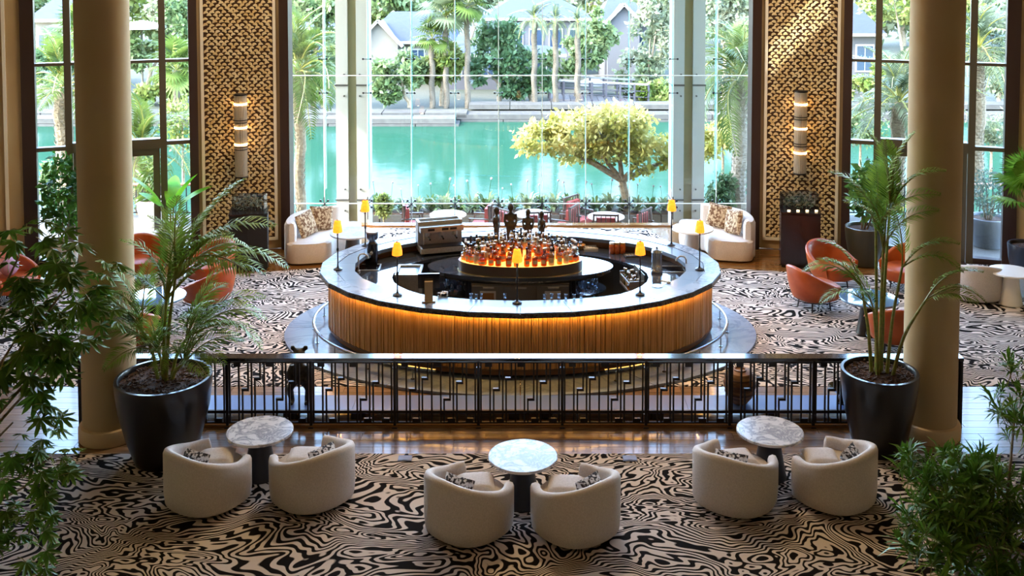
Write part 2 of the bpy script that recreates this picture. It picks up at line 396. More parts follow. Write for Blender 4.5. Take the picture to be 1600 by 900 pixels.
# jambs of the glass front
for s, nm in ((-1, 'left'), (1, 'right')):
    struct(M().bx(min(s*4.80, s*4.99), max(s*4.80, s*4.99), 21.62, 22.02, 0, ZC).bx(min(s*4.86, s*4.97), max(s*4.86, s*4.97), 22.02, 22.3, 0, ZC),
           'trim_' + ('1' if s < 0 else '2'), dark_frame, 'dark brown frame post at the %s edge of the glass front' % nm)
    # patterned relief panel
    a = mir(J, s) if s > 0 else mir(B1, s); b = mir(B1, s) if s > 0 else mir(J, s)
    d = b - a; L = d.length; rz = math.atan2(d.y, d.x)
    pr = root('relief_panel', 'tall gold and brown scale-patterned wall panel %s of the glass front' % nm, 'wall panel', (a.x, a.y, 0), rz, 'relief panels')
    x0, x1 = (.17, L - .13) if s > 0 else (.13, L - .17)
    zb = .25
    M().bx(x0, x1, -.03, -.001, zb, 7.4).part('backing', panel_back, pr)
    for n_, args in (('molding', (x0-.06, x0, -.06, -.001, zb-.06, 7.4)), ('molding', (x1, x1+.06, -.06, -.001, zb-.06, 7.4)), ('molding', (x0-.06, x1+.06, -.06, -.001, zb-.06, zb))):
        M().bx(*args).part(n_, white_trim, pr)
    m = M(); rr = random.Random(3); z = zb + .01; k = 0
    while z < 7.2:
        x = x0 + .03 + (.061 if k % 2 else 0)
        while x < x1 - .05:
            w = rr.uniform(.048, .056); h = rr.uniform(.056, .066); ax = rr.uniform(-.6, .6)
            cx, cz = x + .02 + rr.uniform(-.010, .010), z + rr.uniform(-.012, .012)
            ol = [(w*math.cos(t), h*math.sin(t)) for t in [math.pi*i/6 for i in range(7)]] + [(0, h*.10)]
            ca, sa = math.cos(ax), math.sin(ax); n = len(ol)
            o1 = [(cx + u*ca - v*sa, -.03, cz + u*sa + v*ca) for u, v in ol]
            o2 = [(cx + (u*.80)*ca - (v*.80 + h*.08)*sa, -.048, cz + (u*.80)*sa + (v*.80 + h*.08)*ca) for u, v in ol]
            m.add(o1 + o2, [(i, (i+1) % n, n+(i+1) % n, n+i) for i in range(n)] + [tuple(range(n, 2*n))])
            x += .122
        z += .067; k += 1
    m.part('scale_piece', panel_piece, pr, kind='stuff', label='gold half-moon scales')
    # cylinder wall light
    px, pt, pb = (382, 144, 273) if s < 0 else (1245, 139, 268)
    wy = 21.6
    top, bot = A(px, pt, wy), A(px, pb, wy)
    H = top.z - bot.z
    wl_ = root('cylinder_sconce', 'tall ribbed glass cylinder wall light with glowing bands, on the %s patterned panel' % nm, 'wall light', (bot.x, wy - .24, bot.z), rz, 'wall sconces')
    m = M()
    for i in range(22):
        t = 2*math.pi*i/22; m.tube([(.115*math.cos(t), .115*math.sin(t), .03), (.115*math.cos(t), .115*math.sin(t), H - .03)], .014, 5)
    m.part('glass_rods', mat('sconce_glass', 'd8cfc0', .15, trans=.35), wl_, kind='stuff')
    for z in (.02, H*.34, H*.37, H*.66, H*.69, H - .02):
        M().lathe([(.132, -.008), (.138, -.008), (.138, .008), (.132, .008), (.132, -.008)], 24, (0, 0, z), caps=False).part('band', black_metal, wl_)
    M().lathe([(.12, 0), (.12, .015)], 24).part('bottom_plate', black_metal, wl_)
    M().lathe([(.12, H-.015), (.12, H)], 24).part('top_plate', black_metal, wl_)
    M().bx(-.05, .05, .1, .175, H*.3, H*.7).part('bracket', black_metal, wl_)
    glow = mat('sconce_glow', 'ffd9a0', .5, emit='ffc983', es=14)
    for f in (.84, .55, .26) if s > 0 else (.88, .60, .40):
        M().lathe([(.131, -.018), (.131, .018)], 24, (0, 0, H*f), caps=False).part('light_band', glow, wl_)

# ------------------------------------------------------------------ tall side windows with doors
def side_window(s, num):
    a = mir(B1, s) if s > 0 else mir(B2, s); b = mir(B2, s) if s > 0 else mir(B1, s)
    d = b - a; L = d.length; rz = math.atan2(d.y, d.x)
    w = root('window_%d' % num, 'tall dark-framed window with glazed doors at the %s' % ('left' if s < 0 else 'right'), None, (a.x, a.y, 0), rz, kind='structure')
    fx = lambda u: u if s > 0 else L - u            # u runs from the glass front outwards
    def vb(u0, u1, z0, z1, mt, nm, y0=-.02, y1=.14):
        x0, x1 = sorted((fx(u0), fx(u1))); return M().bx(x0, x1, y0, y1, z0, z1).part(nm, mt, w)
    vb(0, .17, 0, ZW, dark_frame, 'frame', -.05, .2); vb(L - .25, L, 0, ZW, dark_frame, 'frame', -.05, .2)
    vb(0, L, ZW - .15, ZW, dark_frame, 'frame', -.05, .2)
    m1, m2 = L*.206, L*.745
    for u in (m1, m2): vb(u - .065, u + .065, 0, ZW - .15, grey_frame, 'mullion')
    mid = (m1 + m2) / 2
    vb(mid - .05, mid + .05, 2.3, ZW - .15, grey_frame, 'mullion')
    for u0, u1 in ((.17, m1 - .065), (m2 + .065, L - .25)):
        vb(u0, u1, 2.28, 2.36, grey_frame, 'transom'); vb(u0, u1, 3.97, 4.03, grey_frame, 'transom'); vb(u0, u1, 5.6, 5.66, grey_frame, 'transom')
        vb(u0, u1, 0, .12, dark_frame, 'bottom_rail')
        for z0, z1 in ((.12, 2.28), (2.36, 3.97), (4.03, 5.6), (5.66, ZW-.15)): vb(u0, u1, z0, z1, pane, 'pane', .05, .06)
    for u0, u1 in ((m1 + .065, mid - .05), (mid + .05, m2 - .065)):
        vb(u0, u1, 3.97, 4.03, grey_frame, 'transom'); vb(u0, u1, 5.6, 5.66, grey_frame, 'transom')
        for z0, z1 in ((2.42, 3.97), (4.03, 5.6), (5.66, ZW-.15)): vb(u0, u1, z0, z1, pane, 'pane', .05, .06)
    vb(m1 + .065, m2 - .065, 2.22, 2.42, grey_frame, 'transom', -.04, .16)
    for u0, u1 in ((m1 + .065, mid), (mid, m2 - .065)):                     # the two door leaves
        x0, x1 = sorted((fx(u0), fx(u1)))
        dm = M().bx(x0 + .01, x0 + .14, .0, .08, .02, 2.22).bx(x1 - .14, x1 - .01, .0, .08, .02, 2.22).bx(x0 + .14, x1 - .14, .0, .08, .02, .22).bx(x0 + .14, x1 - .14, .0, .08, 2.08, 2.22)
        dl = dm.part('door_leaf', grey_frame, w)
        M().bx(x0 + .14, x1 - .14, .03, .04, .22, 2.08).part('pane', pane, dl)
        hx = fx(mid + (.07 if u0 >= mid else -.07))
        M().tube([(hx, -.05, .95), (hx, -.05, 1.25)], .012).part('door_handle', steel, dl)
    M().bx(fx(0) - .0 if s > 0 else 0, L, -.1, .25, -.02, .015).part('door_sill', dark_frame, w)
side_window(-1, 1); side_window(1, 2)
# slim wall moulding beside the outer walls
for s, n in ((-1, 3), (1, 4)):
    a = mir(B2, s).lerp(mir(B3, s), .12)
    struct(M().bx(-.03, .03, -.05, .05, 0, ZT), 'trim_%d' % n, white_trim, 'slim pale wall moulding beside the outer %s window frame' % ('left' if s < 0 else 'right'), (a.x, a.y, 0), math.atan2((B3-B2).y, (B3-B2).x*s))

# ------------------------------------------------------------------ glass front of the bay
GY = 23.5
gw = root('window_3', 'wide frameless glass front with vertical fins, spider fittings and lake view', None, (0, GY, 0), 0, kind='structure')
xs = [-5.25] + [-.4925 + .985*k for k in range(-4, 6)] + [5.25]
z1, z2 = A(813, 318, GY).z, A(813, 118, GY).z
zs = [.02, z1, z2, 6.3, ZC]
joint = mat('silicone_joint', 'dfe8e6', .4)
fin = mat('glass_fin', '6fb9b0', .15, alpha=.45)
for j in range(4):
    for i in range(len(xs) - 1):
        M().bx(xs[i] + .008, xs[i+1] - .008, -.006, .006, zs[j] + .008, zs[j+1] - .008).part('pane', pane, gw)
for j in (1, 2, 3): M().bx(xs[0], xs[-1], -.012, .012, zs[j] - .009, zs[j] + .009).part('joint_strip', joint, gw)
for x in xs[1:-1]:
    M().bx(x - .008, x + .008, -.012, .012, .02, ZC).part('joint_strip', joint, gw)
    M().bx(x - .009, x + .009, .02, .26, z1 + .3, ZC).part('glass_fin', fin, gw)
m = M()
for sx in (-1, 1):
    for sz in (-1, 1):
        m.bar((0, -.05, 0), (sx*.085, -.05, sz*.075), .014); m.tube([(sx*.085, -.06, sz*.075), (sx*.085, -.012, sz*.075)], .026, 8)
m.tube([(0, -.06, -.35), (0, -.06, .17)], .012, 6).ball((0, -.06, 0), .03, 8)
spider = m.mesh('spider_fitting', black_metal)
m = M()
for sx in (-1, 1): m.tube([(sx*.085, -.04, 0), (sx*.085, -.012, 0)], .024, 8)
m.bar((-.085, -.03, 0), (.085, -.03, 0), .014)
clip = m.mesh('point_fitting', black_metal)
for x in xs[1:-1]:
    link('spider_fitting', spider, gw, (x, 0, z1))
    for py in (92, 145): link('point_fitting', clip, gw, (x, 0, A(813, py, GY).z))
struct(M().bx(-5.3, 5.3, GY - .1, GY + .12, -.4, .02), 'trim_5', MATS['oak_floor_base'], 'oak sill along the foot of the glass front')
# steel box columns outside the glass
stone_white = mat('white_steel_paint', dk('efeeea', .5), .45)
khaki = mat('khaki_web', '8d8463', .5)
for s in (-1, 1):
    c = root('steel_column', 'white twin-flange steel column outside the glass, %s' % ('left, fully sunlit' if s < 0 else 'right, in grey shade'), 'column', (s*3.90, 24.3, -1.1), 0, 'steel columns')
    M().bx(-.38, -.10, -.12, .4, 0, 8.6).part('flange', stone_white, c); M().bx(.10, .38, -.12, .4, 0, 8.6).part('flange', stone_white, c)
    M().bx(-.10, .10, -.04, .34, 0, 8.6).part('web', khaki, c)
    for py in (133, 312):
        z = A(550, py, 24.2).z + 1.1
        M().bx(-.4, -.095, -.135, .42, z - .02, z + .02).bx(.095, .4, -.135, .42, z - .02, z + .02).part('splice_plate', dark_steel, c)
        for x in (-.18, .18):
            for dz in (-.25, .25): M().tube([(x, -.15, z + dz), (x, -.11, z + dz)], .022, 8).part('bolt', dark_steel, c)

# ------------------------------------------------------------------ round columns inside
for s, px, py in ((-1, 170, 683), (1, 1454, 680)):
    p = P(px, py)
    c = root('round_column', 'tall round cream column standing by the %s end of the railing' % ('left' if s < 0 else 'right'), 'column', (p.x, p.y + .05, 0), 0, 'round columns')
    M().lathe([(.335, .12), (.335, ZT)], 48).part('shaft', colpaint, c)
    M().lathe([(.375, 0), (.385, .02), (.385, .16), (.37, .19), (.335, .20)], 48).part('base_ring', mat('column_base', 'd6bd97', .5), c)

# ------------------------------------------------------------------ oval bar
BC = Vector((0, 17.12, 0)); CA, CB = 3.29, 2.30; ZCNT = 1.08
pl = root('bar_platform', 'grey-blue polished stone platform under the oval bar', 'platform', (0, 17.05, 0))
stone = marble('platform_stone', '8794ab', '76839c', .16, 1.4)
nseg = 12
for i in range(nseg):
    t0, t1 = 2*math.pi*i/nseg + .002, 2*math.pi*(i+1)/nseg - .002
    M().ring(2.3, 1.5, 3.86, 2.62, .006, .045, t0, t1, 8).part('stone_slab', stone, pl)
bar = root('oval_bar', 'large oval bar clad in glowing wooden slats with a stone counter', 'bar counter', (BC.x, BC.y, .045))
BZ = -.045
slat_wood = mat('slat_wood', 'cb9a5c', .42, col2='ad7c40', scale=5, stretch=(6, 6, .4))
top_stone = marble('counter_stone', '7d828f', '545a68', .25, 2.2)
inner_stone = mat('counter_inner', '566070', .28, spec=.22)
edge_stone = marble('counter_edge', '3a342f', '6b635a', .2, 9)
GAP = .155
gt0, gt1 = math.pi/2 + GAP, math.pi/2 + 2*math.pi - GAP
M().ring(2.85, 1.87, 3.12, 2.14, .1 + BZ, 1.0 + BZ, gt0, gt1, 120, smooth=True).part('body', mat('bar_body', '6b4420', .6), bar)
M().ring(2.9, 1.95, 2.98, 2.02, .0, .21 + BZ, gt0, gt1, 90).part('kickboard', black_matte, bar)
m = M(); rr = random.Random(5); t = gt0
while t < gt1:
    w = rr.choice((.026, .034, .034, .044)); dp = rr.uniform(.018, .034)
    ds = math.hypot(3.15*math.sin(t), 2.17*math.cos(t)); h = w / ds * .5
    m.ring(3.119, 2.139, 3.125 + dp, 2.145 + dp, .2 + BZ, .985 + BZ, t - h*.86, t + h*.86, 1)
    t += w / ds
m.part('slat', slat_wood, bar, kind='stuff', label='thin upright wooden slats')
M().ring(3.119, 2.139, 3.165, 2.185, .17 + BZ, .2 + BZ, gt0, gt1, 90).part('bottom_rail', mat('slat_rail', '54381c', .5), bar)
M().ring(3.175, 2.195, 3.20, 2.22, .985 + BZ, 1.0 + BZ, gt0, gt1, 120).part('led_strip', mat('led_warm', 'ffb45a', .5, emit='ffbc58', es=24), bar, label='warm light strip under the counter edge')
ns = 26
for i in range(ns):
    t0 = gt0 + (gt1 - gt0)*i/ns; t1 = gt0 + (gt1 - gt0)*(i+1)/ns
    g = .0012
    M().ring(3.04, 2.07, CA, CB, 1.012 + BZ, ZCNT + BZ, t0 + g, t1 - g, 1).part('counter_slab', top_stone, bar)
    M().ring(CA + .0005, CB + .0005, CA + .008, CB + .008, 1.0 + BZ, 1.062 + BZ, t0, t1, 1).part('counter_edge', edge_stone, bar)
    M().ring(2.74, 1.76, 3.03, 2.06, 1.012 + BZ, ZCNT - .006 + BZ, t0 + g*.5, t1 - g*.5, 1).part('inner_slab', inner_stone, bar)
ns = 12
for i in range(ns):
    t0 = gt0 + (gt1 - gt0)*i/ns; t1 = gt0 + (gt1 - gt0)*(i+1)/ns
    M().ring(2.12, 1.36, 2.84, 1.86, .84 + BZ, .89 + BZ, t0 + .001, t1 - .001, 3).part('worktop', blue_black, bar)
    M().ring(2.22, 1.46, 2.25, 1.49, .10 + BZ, .84 + BZ, t0 + .004, t1 - .004, 3).part('under_counter_panel', dark_steel if i % 3 else black_matte, bar)
M().ring(1.0, .8, 3.0, 2.0, .002, .012, 0, 2*math.pi, 60).part('duckboard', mat('bar_floor', '4a4340', .5), bar)
fr = M().tube([(3.40*math.cos(2*math.pi*i/120), 2.42*math.sin(2*math.pi*i/120), .22 + BZ) for i in range(-23, 84)], .024, 8).part('foot_rail', mat('rail_steel', '9aa0a8', .2, metal=1), bar)
for i in range(22):
    t = -1.15 + (2*math.pi - .9)*i/21
    x, y = 3.40*math.cos(t), 2.42*math.sin(t)
    M().tube([(x, y, 0), (x, y, .22 + BZ)], .011, 6).lathe([(.03, 0), (.03, .01)], 10, (x, y, 0)).part('post', MATS['rail_steel'], fr)

# table lamps along the counter
lamp_glow = mat('lamp_shade', 'ffb347', .6, emit='ff8a1e', es=1.3, col2='e0801c', scale=10)
def bar_lamp(px, py, label):
    p = P(px, py, ZCNT)
    l = root('bar_lamp', label, 'lamp', (p.x, p.y, ZCNT), 0, 'slim lamps on the bar counter')
    M().lathe([(.07, 0), (.072, .012), (.05, .022), (.02, .035), (.012, .06)], 18).part('base', black_metal, l)
    M().lathe([(.011, .05), (.011, .30), (.019, .31), (.019, .34), (.010, .36), (.010, .56), (.017, .57), (.010, .59), (.010, .66)], 10).part('stem', black_metal, l)
    m = M(); n = 28; vs = []; 
    for r, z in ((.075, .615), (.071, .68), (.048, .80)):
        for i in range(n):
            k = r * (1.0 + (.045 if i % 2 else -.045)); t = 2*math.pi*i/n; vs.append((k*math.cos(t), k*math.sin(t), z))
    m.add(vs, [(j*n+i, j*n+(i+1) % n, (j+1)*n+(i+1) % n, (j+1)*n+i) for j in range(2) for i in range(n)])
    m.part('shade', lamp_glow, l, label='pleated amber lamp shade')
    M().lathe([(.02, .80), (.02, .815), (.008, .83)], 10).part('finial', mat('pale_finial', 'd9cfc0', .4), l)
    pt = bpy.data.lights.new('bulb', 'POINT'); pt.energy = 5; pt.color = (1, .62, .25); pt.shadow_soft_size = .03
    po = bpy.data.objects.new('bulb', pt); COL.objects.link(po); po.parent = l; po.location = (0, 0, .60)
bar_lamp(528, 421, 'slim lit bar lamp at the left end of the counter before the pale sofa')
bar_lamp(571, 384, 'slim lit bar lamp behind the coffee grinder near the left steel column')
bar_lamp(621, 461, 'slim lit bar lamp at the front left beside the steel ice chest')
bar_lamp(808, 473, 'slim lit bar lamp at the middle of the front counter before the bottles')
bar_lamp(1000, 460, 'slim lit bar lamp at the front right before the bottle rack')
bar_lamp(1049, 383, 'slim lit bar lamp at the back right before the right steel column')
bar_lamp(1093, 421, 'slim lit bar lamp at the right end of the counter before the right sofa')

# ------------------------------------------------------------------ island with the lit bottle display
ZI = .93
yf, yk = P(811, 435, ZI).y, P(811, 396, ZI).y
IC = Vector((0, (yf + yk)/2, 0)); IB = (yk - yf)/2; IA = 1.57
isl = root('bar_island', 'dark oval island inside the bar with glossy top, fridge doors and glass shelves', 'bar island', (IC.x, IC.y, .06))
M().lathe([(.97, ZI - .15), (1, ZI - .115), (1, ZI - .06)], 64, sx=IA, sy=IB).part('top', blue_black, isl)
M().ring(IA*.2, IB*.2, IA*.62, IB*.9, .0, ZI - .15, 0, 2*math.pi, 48).part('core', black_matte, isl)
fy = -IB + .06
M().bx(-.80, .80, fy, fy + .3, .02, ZI - .17).part('fridge_body', dark_steel, isl)
for k, x in enumerate((-.53, 0, .53)):
    d = M().bx(x - .26, x + .26, fy - .03, fy - .002, .05, ZI - .20).part('fridge_door', mat('fridge_grey', '75716c', .35, metal=.6), isl)
    M().bx(x - .08, x + .10, fy - .045, fy - .03, ZI - .24, ZI - .215).part('door_pull', steel, d)
    if k != 1:
        M().bx(x - .13, x + .13, fy - .038, fy - .03, .1, ZI - .28).part('vent_frame', mat('pale_steel', 'c9c6c2', .4, metal=.5), d)
        M().bx(x - .10, x + .10, fy - .042, fy - .038, .1, ZI - .31).part('vent_panel', mat('brown_panel', '7d5c3a', .5) if k == 0 else MATS['pale_steel'], d)
for sx in (-1, 1):
    tc_ = 0 if sx > 0 else math.pi
    for z in (ZI - .46, ZI - .72):
        M().ring(IA*.55, IB*.55, IA*.93, IB*.93, z, z + .025, tc_ - 1.15, tc_ + 1.15, 18).part('glass_shelf', blue_black, isl)
    M().bx(sx*.88 - .03, sx*.88 + .03, -IB*.72, -IB*.66, 0, ZI - .15).part('shelf_post', black_metal, isl)
clear = glass('clear_glassware', 'e8f0f6', .22, .05)
gmesh = M().lathe([(.026, 0), (.027, .004), (.004, .01), (.004, .06), (.026, .08), (.034, .115), (.029, .15), (.027, .15), (.031, .115), (.022, .083), (.002, .065)], 10, caps=False).mesh('wine_glass', clear)
tmesh = M().lathe([(.02, 0), (.031, .004), (.034, .10), (.032, .10), (.029, .008), (.001, .006)], 10, caps=False).mesh('tumbler', clear)
for sx in (-1, 1):
    side = 'left' if sx < 0 else 'right'
    for zi, z in ((0, ZI - .435 + .06), (1, ZI - .695 + .06)):
        for i in range(12):
            t = (0 if sx > 0 else math.pi) + sx * (-.95 + .17*i*.9) * (1)
            for k in (.66, .82):
                o = link('wine_glass', gmesh, None, (IC.x + IA*k*math.cos(t), IC.y + IB*k*math.sin(t) * (1 if sx > 0 else 1), z))
                tag(o, 'clear stemmed glass on the %s curved shelf at the %s end of the bar island' % ('upper' if zi == 0 else 'lower', side), 'glass', 'glasses on the %s island shelf' % side)
# plinth
PA, PB = 1.04, .46; PC = Vector((IC.x, yf + PB + .03, 0)); ZP = 1.10
bp_ = root('bottle_plinth', 'dark oval plinth with a glowing top carrying the bottles', 'display plinth', (PC.x, PC.y, ZI))
M().lathe([(1, 0), (1, ZP - ZI)], 64, sx=PA, sy=PB).part('drum', mat('plinth_brown', '4a4038', .4), bp_)
M().ring(PA, PB, PA + .012, PB + .012, 0, .012, 0, 2*math.pi, 64).part('base_trim', mat('brass_trim', 'b39a6a', .3, metal=1), bp_)
TIER = [(.985, 0.0), (.80, .05), (.61, .10), (.42, .14), (.21, .17)]
lit = mat('lit_shelf', 'ffc070', .5, emit='ffb458', es=1.5)
for k, (q, dz) in enumerate(TIER):
    M().lathe([(q, ZP - ZI + dz - (.001 if k == 0 else .05)), (q, ZP - ZI + dz + .004)], 48, sx=PA, sy=PB).part('lit_tier', lit, bp_)
def bottle_mesh(name, r, h, neck, liquid, cap, gl, fill=.6, sq=False):
    m = M(); n = 8 if not sq else 4; hs = h*(1-neck)
    f = hs*fill
    m.lathe([(r*.96, 0), (r, .006), (r, f)], n, mi=0, caps=True)
    m.lathe([(r, f + .0005), (r, hs*.86), (r*.75, hs*.95), (r*.36, hs*1.02), (r*.34, h*.93)], n, mi=1)
    m.lathe([(r*.42, h*.90), (r*.42, h)], 8, mi=2)
    m.lathe([(r*1.015, f*.35), (r*1.015, f*.85)], n, mi=3, a0=-2.6, a1=-.5, caps=False)
    return m.mesh(name, [liquid, gl, cap, mat('bottle_label', 'e2d2ae', .6)])
lq_amber = mat('liquid_amber', 'f2a63e', .1, trans=.7); lq_red = mat('liquid_red_brown', 'cf7230', .1, trans=.65)
lq_gold = mat('liquid_gold', 'f0c250', .1, trans=.7); lq_clear = mat('liquid_clear', 'd9d3c8', .08, trans=.6)
lq_dark = mat('liquid_dark', '2c1a10', .15); lq_green = mat('liquid_green', '4f5a24', .12, trans=.4)
bgl = glass('bottle_glass', 'd8cdb8', .22, .06)
capb, capg, capw = mat('cap_black', '15120f', .4), mat('cap_gold', 'b98a3d', .35, metal=.8), mat('cap_pale', 'dcd3c6', .4)
KINDS = [('amber', 'amber spirit bottle with black cap', bottle_mesh('spirit_bottle', .040, .27, .38, lq_amber, capb, bgl)),
         ('red', 'red-brown liqueur bottle with gold cap', bottle_mesh('liqueur_bottle', .043, .25, .40, lq_red, capg, bgl, .7)),
         ('gold', 'golden spirit bottle with pale cap', bottle_mesh('spirit_bottle', .038, .28, .40, lq_gold, capw, bgl, .75)),
         ('clear', 'clear gin bottle with pale cap', bottle_mesh('gin_bottle', .042, .26, .33, lq_clear, capw, bgl, .65)),
         ('round', 'squat amber decanter with pale stopper', bottle_mesh('decanter', .062, .19, .42, lq_amber, capw, bgl, .55)),
         ('dark', 'tall dark bottle with black cap', bottle_mesh('dark_bottle', .038, .30, .36, lq_dark, capb, mat('brown_glass', '2b170c', .1), .8)),
         ('square', 'square amber whisky bottle with gold cap', bottle_mesh('whisky_bottle', .052, .22, .35, lq_amber, capg, bgl, .7, True)),
         ('green', 'olive green bottle with gold cap', bottle_mesh('green_bottle', .038, .28, .38, lq_green, capg, mat('green_glass', '3d4720', .1), .8))]
RN = ['outer ring', 'second ring', 'third ring', 'fourth ring', 'centre']
rr = random.Random(11)
for k, (cnt, q) in enumerate(((38, .89), (30, .70), (22, .51), (14, .32), (5, .10))):
    for i in range(cnt):
        t = 2*math.pi*(i + .3*rr.random())/cnt + k*.05
        kind = rr.choices(KINDS, (24, 12, 14, 12 if abs(math.cos(t)) < .6 else 34, 14 if k < 2 else 4, 4, 12, 4))[0]
        o = link('' + kind[2].name.split('.')[0], kind[2], None, (PC.x + PA*q*math.cos(t), PC.y + PB*q*math.sin(t), ZP + TIER[k][1] + .006), rr.uniform(-.6, .6)); o.scale = (1.18, 1.18, 1.15)
        sec = 'at the centre' if k == 4 else ('front' if math.sin(t) < -.4 else 'back' if math.sin(t) > .4 else 'end') + (' left' if math.cos(t) < 0 else ' right')
        tag(o, '%s, %s of the bottle display, %s' % (kind[1], RN[k], sec), 'bottle', 'bottles on the lit bar display')

# ------------------------------------------------------------------ bronze figures behind the bottles
bronze = mat('dark_bronze', '2a2620', .5, metal=.35, col2='4a4438', scale=14, bump=.5)
def blob(name, balls, caps_, mats, parent, voxel=.012):
    m = M()
    for c, r in balls: m.ball(c, r, 12)
    for pts, rads in caps_: m.tube(pts, rads, 10)
    o = m.part(name, mats, parent)
    md = o.modifiers.new('join', 'REMESH'); md.mode = 'VOXEL'; md.voxel_size = voxel; md.use_smooth_shade = True
    sm = o.modifiers.new('soften', 'SMOOTH'); sm.factor = .5; sm.iterations = 3
    return o
sy_ = min(P(811, 381, 1.0).y, IC.y + IB*.9)
ped = tag(M().bx(-.62, .62, -.09, .09, 0, .20).bx(-.60, .60, -.08, .08, .20, .215).part('figure_pedestal', black_matte, None, (PC.x, IC.y + IB*.80, ZI)), 'low dark pedestal under the four bronze figures behind the bottles', 'pedestal')
FIG = [(776, .66, 'leftmost slender bronze figure behind the bottles, turned sideways', 1.1), (798, .72, 'tallest bronze figure, second from left behind the bottles', 0), (825, .62, 'third bronze figure from left behind the bottles, arms at its sides', 0), (846, .58, 'rightmost slender bronze figure behind the bottles', -.9)]
for px, h, lab, rz in FIG:
    yy = IC.y + IB*.80; x = (px - AXIS) * (yy + .3) / F_PX
    st = root('bronze_figure', lab, 'statue', (x, yy, ZI + .215), rz, 'bronze figures behind the bottles')
    k = h
    blob('body', [((0, 0, .90*k), (.080*k, .085*k, .10*k)), ((0, 0, .66*k), (.115*k, .075*k, .12*k)), ((0, 0, .50*k), (.10*k, .07*k, .09*k))],
         [([(0, 0, .76*k), (0, 0, .86*k)], .04*k),
          ([(-.12*k, 0, .74*k), (-.145*k, .01*k, .58*k), (-.12*k, -.03*k, .43*k)], [.038*k, .032*k, .026*k]), ([(.12*k, 0, .74*k), (.145*k, .01*k, .58*k), (.12*k, -.03*k, .43*k)], [.038*k, .032*k, .026*k]),
          ([(-.055*k, 0, .50*k), (-.06*k, -.01*k, .26*k), (-.055*k, 0, .03*k)], [.06*k, .045*k, .034*k]), ([(.055*k, 0, .50*k), (.06*k, .01*k, .26*k), (.055*k, 0, .03*k)], [.06*k, .045*k, .034*k]),
          ([(-.055*k, .01, .02*k), (-.06*k, -.09*k, .015*k)], .028*k), ([(.055*k, .01, .02*k), (.06*k, -.09*k, .015*k)], .028*k)], bronze, st, .011)
    M().lathe([(.13*k, 0), (.13*k, .012)], 16).part('foot_plate', bronze, st)

# ------------------------------------------------------------------ bar equipment
ZWK = .89
def put(px, py, z): p = P(px, py, z); return (p.x, p.y, z)
em = root('espresso_machine', 'steel espresso machine with glass top on the back left of the bar', 'coffee machine', put(688, 393, ZWK + .002), R(17)); em.scale = (1, .86, 1)
M().bx(-.40, .40, -.28, .28, .05, .14).bx(-.40, .40, .02, .28, .14, .5).part('body', steel, em)
M().bx(-.36, .36, .02, .25, .50, .515).part('cup_warmer', mat('dark_glass_top', '30353d', .08, coat=1), em)
M().bx(-.40, -.36, -.02, .28, .50, .56).bx(.36, .40, -.02, .28, .50, .56).bx(-.36, .36, .25, .28, .50, .56).bx(-.36, .36, -.0, .02, .50, .56).part('cup_rail', steel, em)
M().bx(-.39, .39, -.20, .02, .40, .50).part('group_housing', mat('pale_steel2', 'a9a49b', .3, metal=.9), em)
M().bx(-.37, .37, -.27, -.02, .14, .155).part('drip_tray', black_metal, em)
for x in (-.24, 0, .24):
    g = M().lathe([(.045, .32), (.045, .40)], 14, (x, -.12, 0)).part('group_head', steel, em)
    M().tube([(x, -.12, .32), (x, -.30, .30)], .016, 8).part('portafilter', black_metal, g)
for x in (-.34, .34): M().tube([(x, -.20, .42), (x, -.24, .3), (x, -.22, .2)], .008, 6).part('steam_wand', steel, em)
for x in (-.35, .35):
    for y in (-.22, .22): M().lathe([(.025, 0), (.025, .05)], 10, (x, y, 0)).part('foot', black_metal, em)
for x in (-.2, .05, .2): M().box((x, -.204, .45), (.12, .008, .04)).part('button_panel', black_metal, em)
gr = root('coffee_grinder', 'black coffee grinder with clear hopper left of the espresso machine', 'coffee grinder', put(582, 410, ZWK + .005))
M().bx(-.10, .10, -.13, .13, 0, .05).lathe([(.085, .05), (.095, .12), (.095, .34), (.06, .38)], 18).part('body', black_gloss, gr)
M().lathe([(.05, .38), (.10, .42), (.105, .52), (.10, .52), (.09, .43), (.04, .39)], 18, caps=False).part('hopper', glass('hopper_glass', '9aa0a8', .2, .05), gr)
M().lathe([(.108, .52), (.108, .545), (.03, .55)], 18).part('lid', mat('grey_lid', '8f8f94', .3), gr)
M().tube([(.0, -.1, .2), (.0, -.17, .2)], .025, 8).part('chute', steel, gr)
ic = root('ice_chest', 'brushed steel ice chest with open tray inside the bar, left', 'ice chest', (-1.85, 17.22, .70), 0)
M().bx(-.19, .19, -.26, .26, -.62, .22).part('body', steel, ic)
M().bx(-.21, .21, -.28, -.24, .22, .26).bx(-.21, .21, .24, .28, .22, .26).bx(-.21, -.17, -.24, .24, .22, .26).bx(.17, .21, -.24, .24, .22, .26).part('rim', steel, ic)
M().bx(-.17, .17, -.24, .24, .22, .232).part('ice_tray', mat('tray_blue', '6f87a8', .15, metal=.6), ic)
def tap(px, py, label, rz):
    t = root('bar_tap', label, 'tap', put(px, py, ZWK + .004), rz, 'bar taps')
    M().lathe([(.035, 0), (.03, .02), (.016, .03)], 14).part('base', steel, t)
    M().tube([(0, 0, .02), (0, 0, .24), (.03, 0, .29), (.10, 0, .30), (.16, 0, .26), (.17, 0, .22)], .014, 8).part('spout', steel, t)
    M().tube([(0, -.015, .08), (0, -.09, .12)], .008, 6).part('lever', steel, t)
tap(560, 424, 'curved steel tap at the left sink of the bar', 0)
tap(1072, 428, 'curved steel tap at the right sink of the bar', R(180))
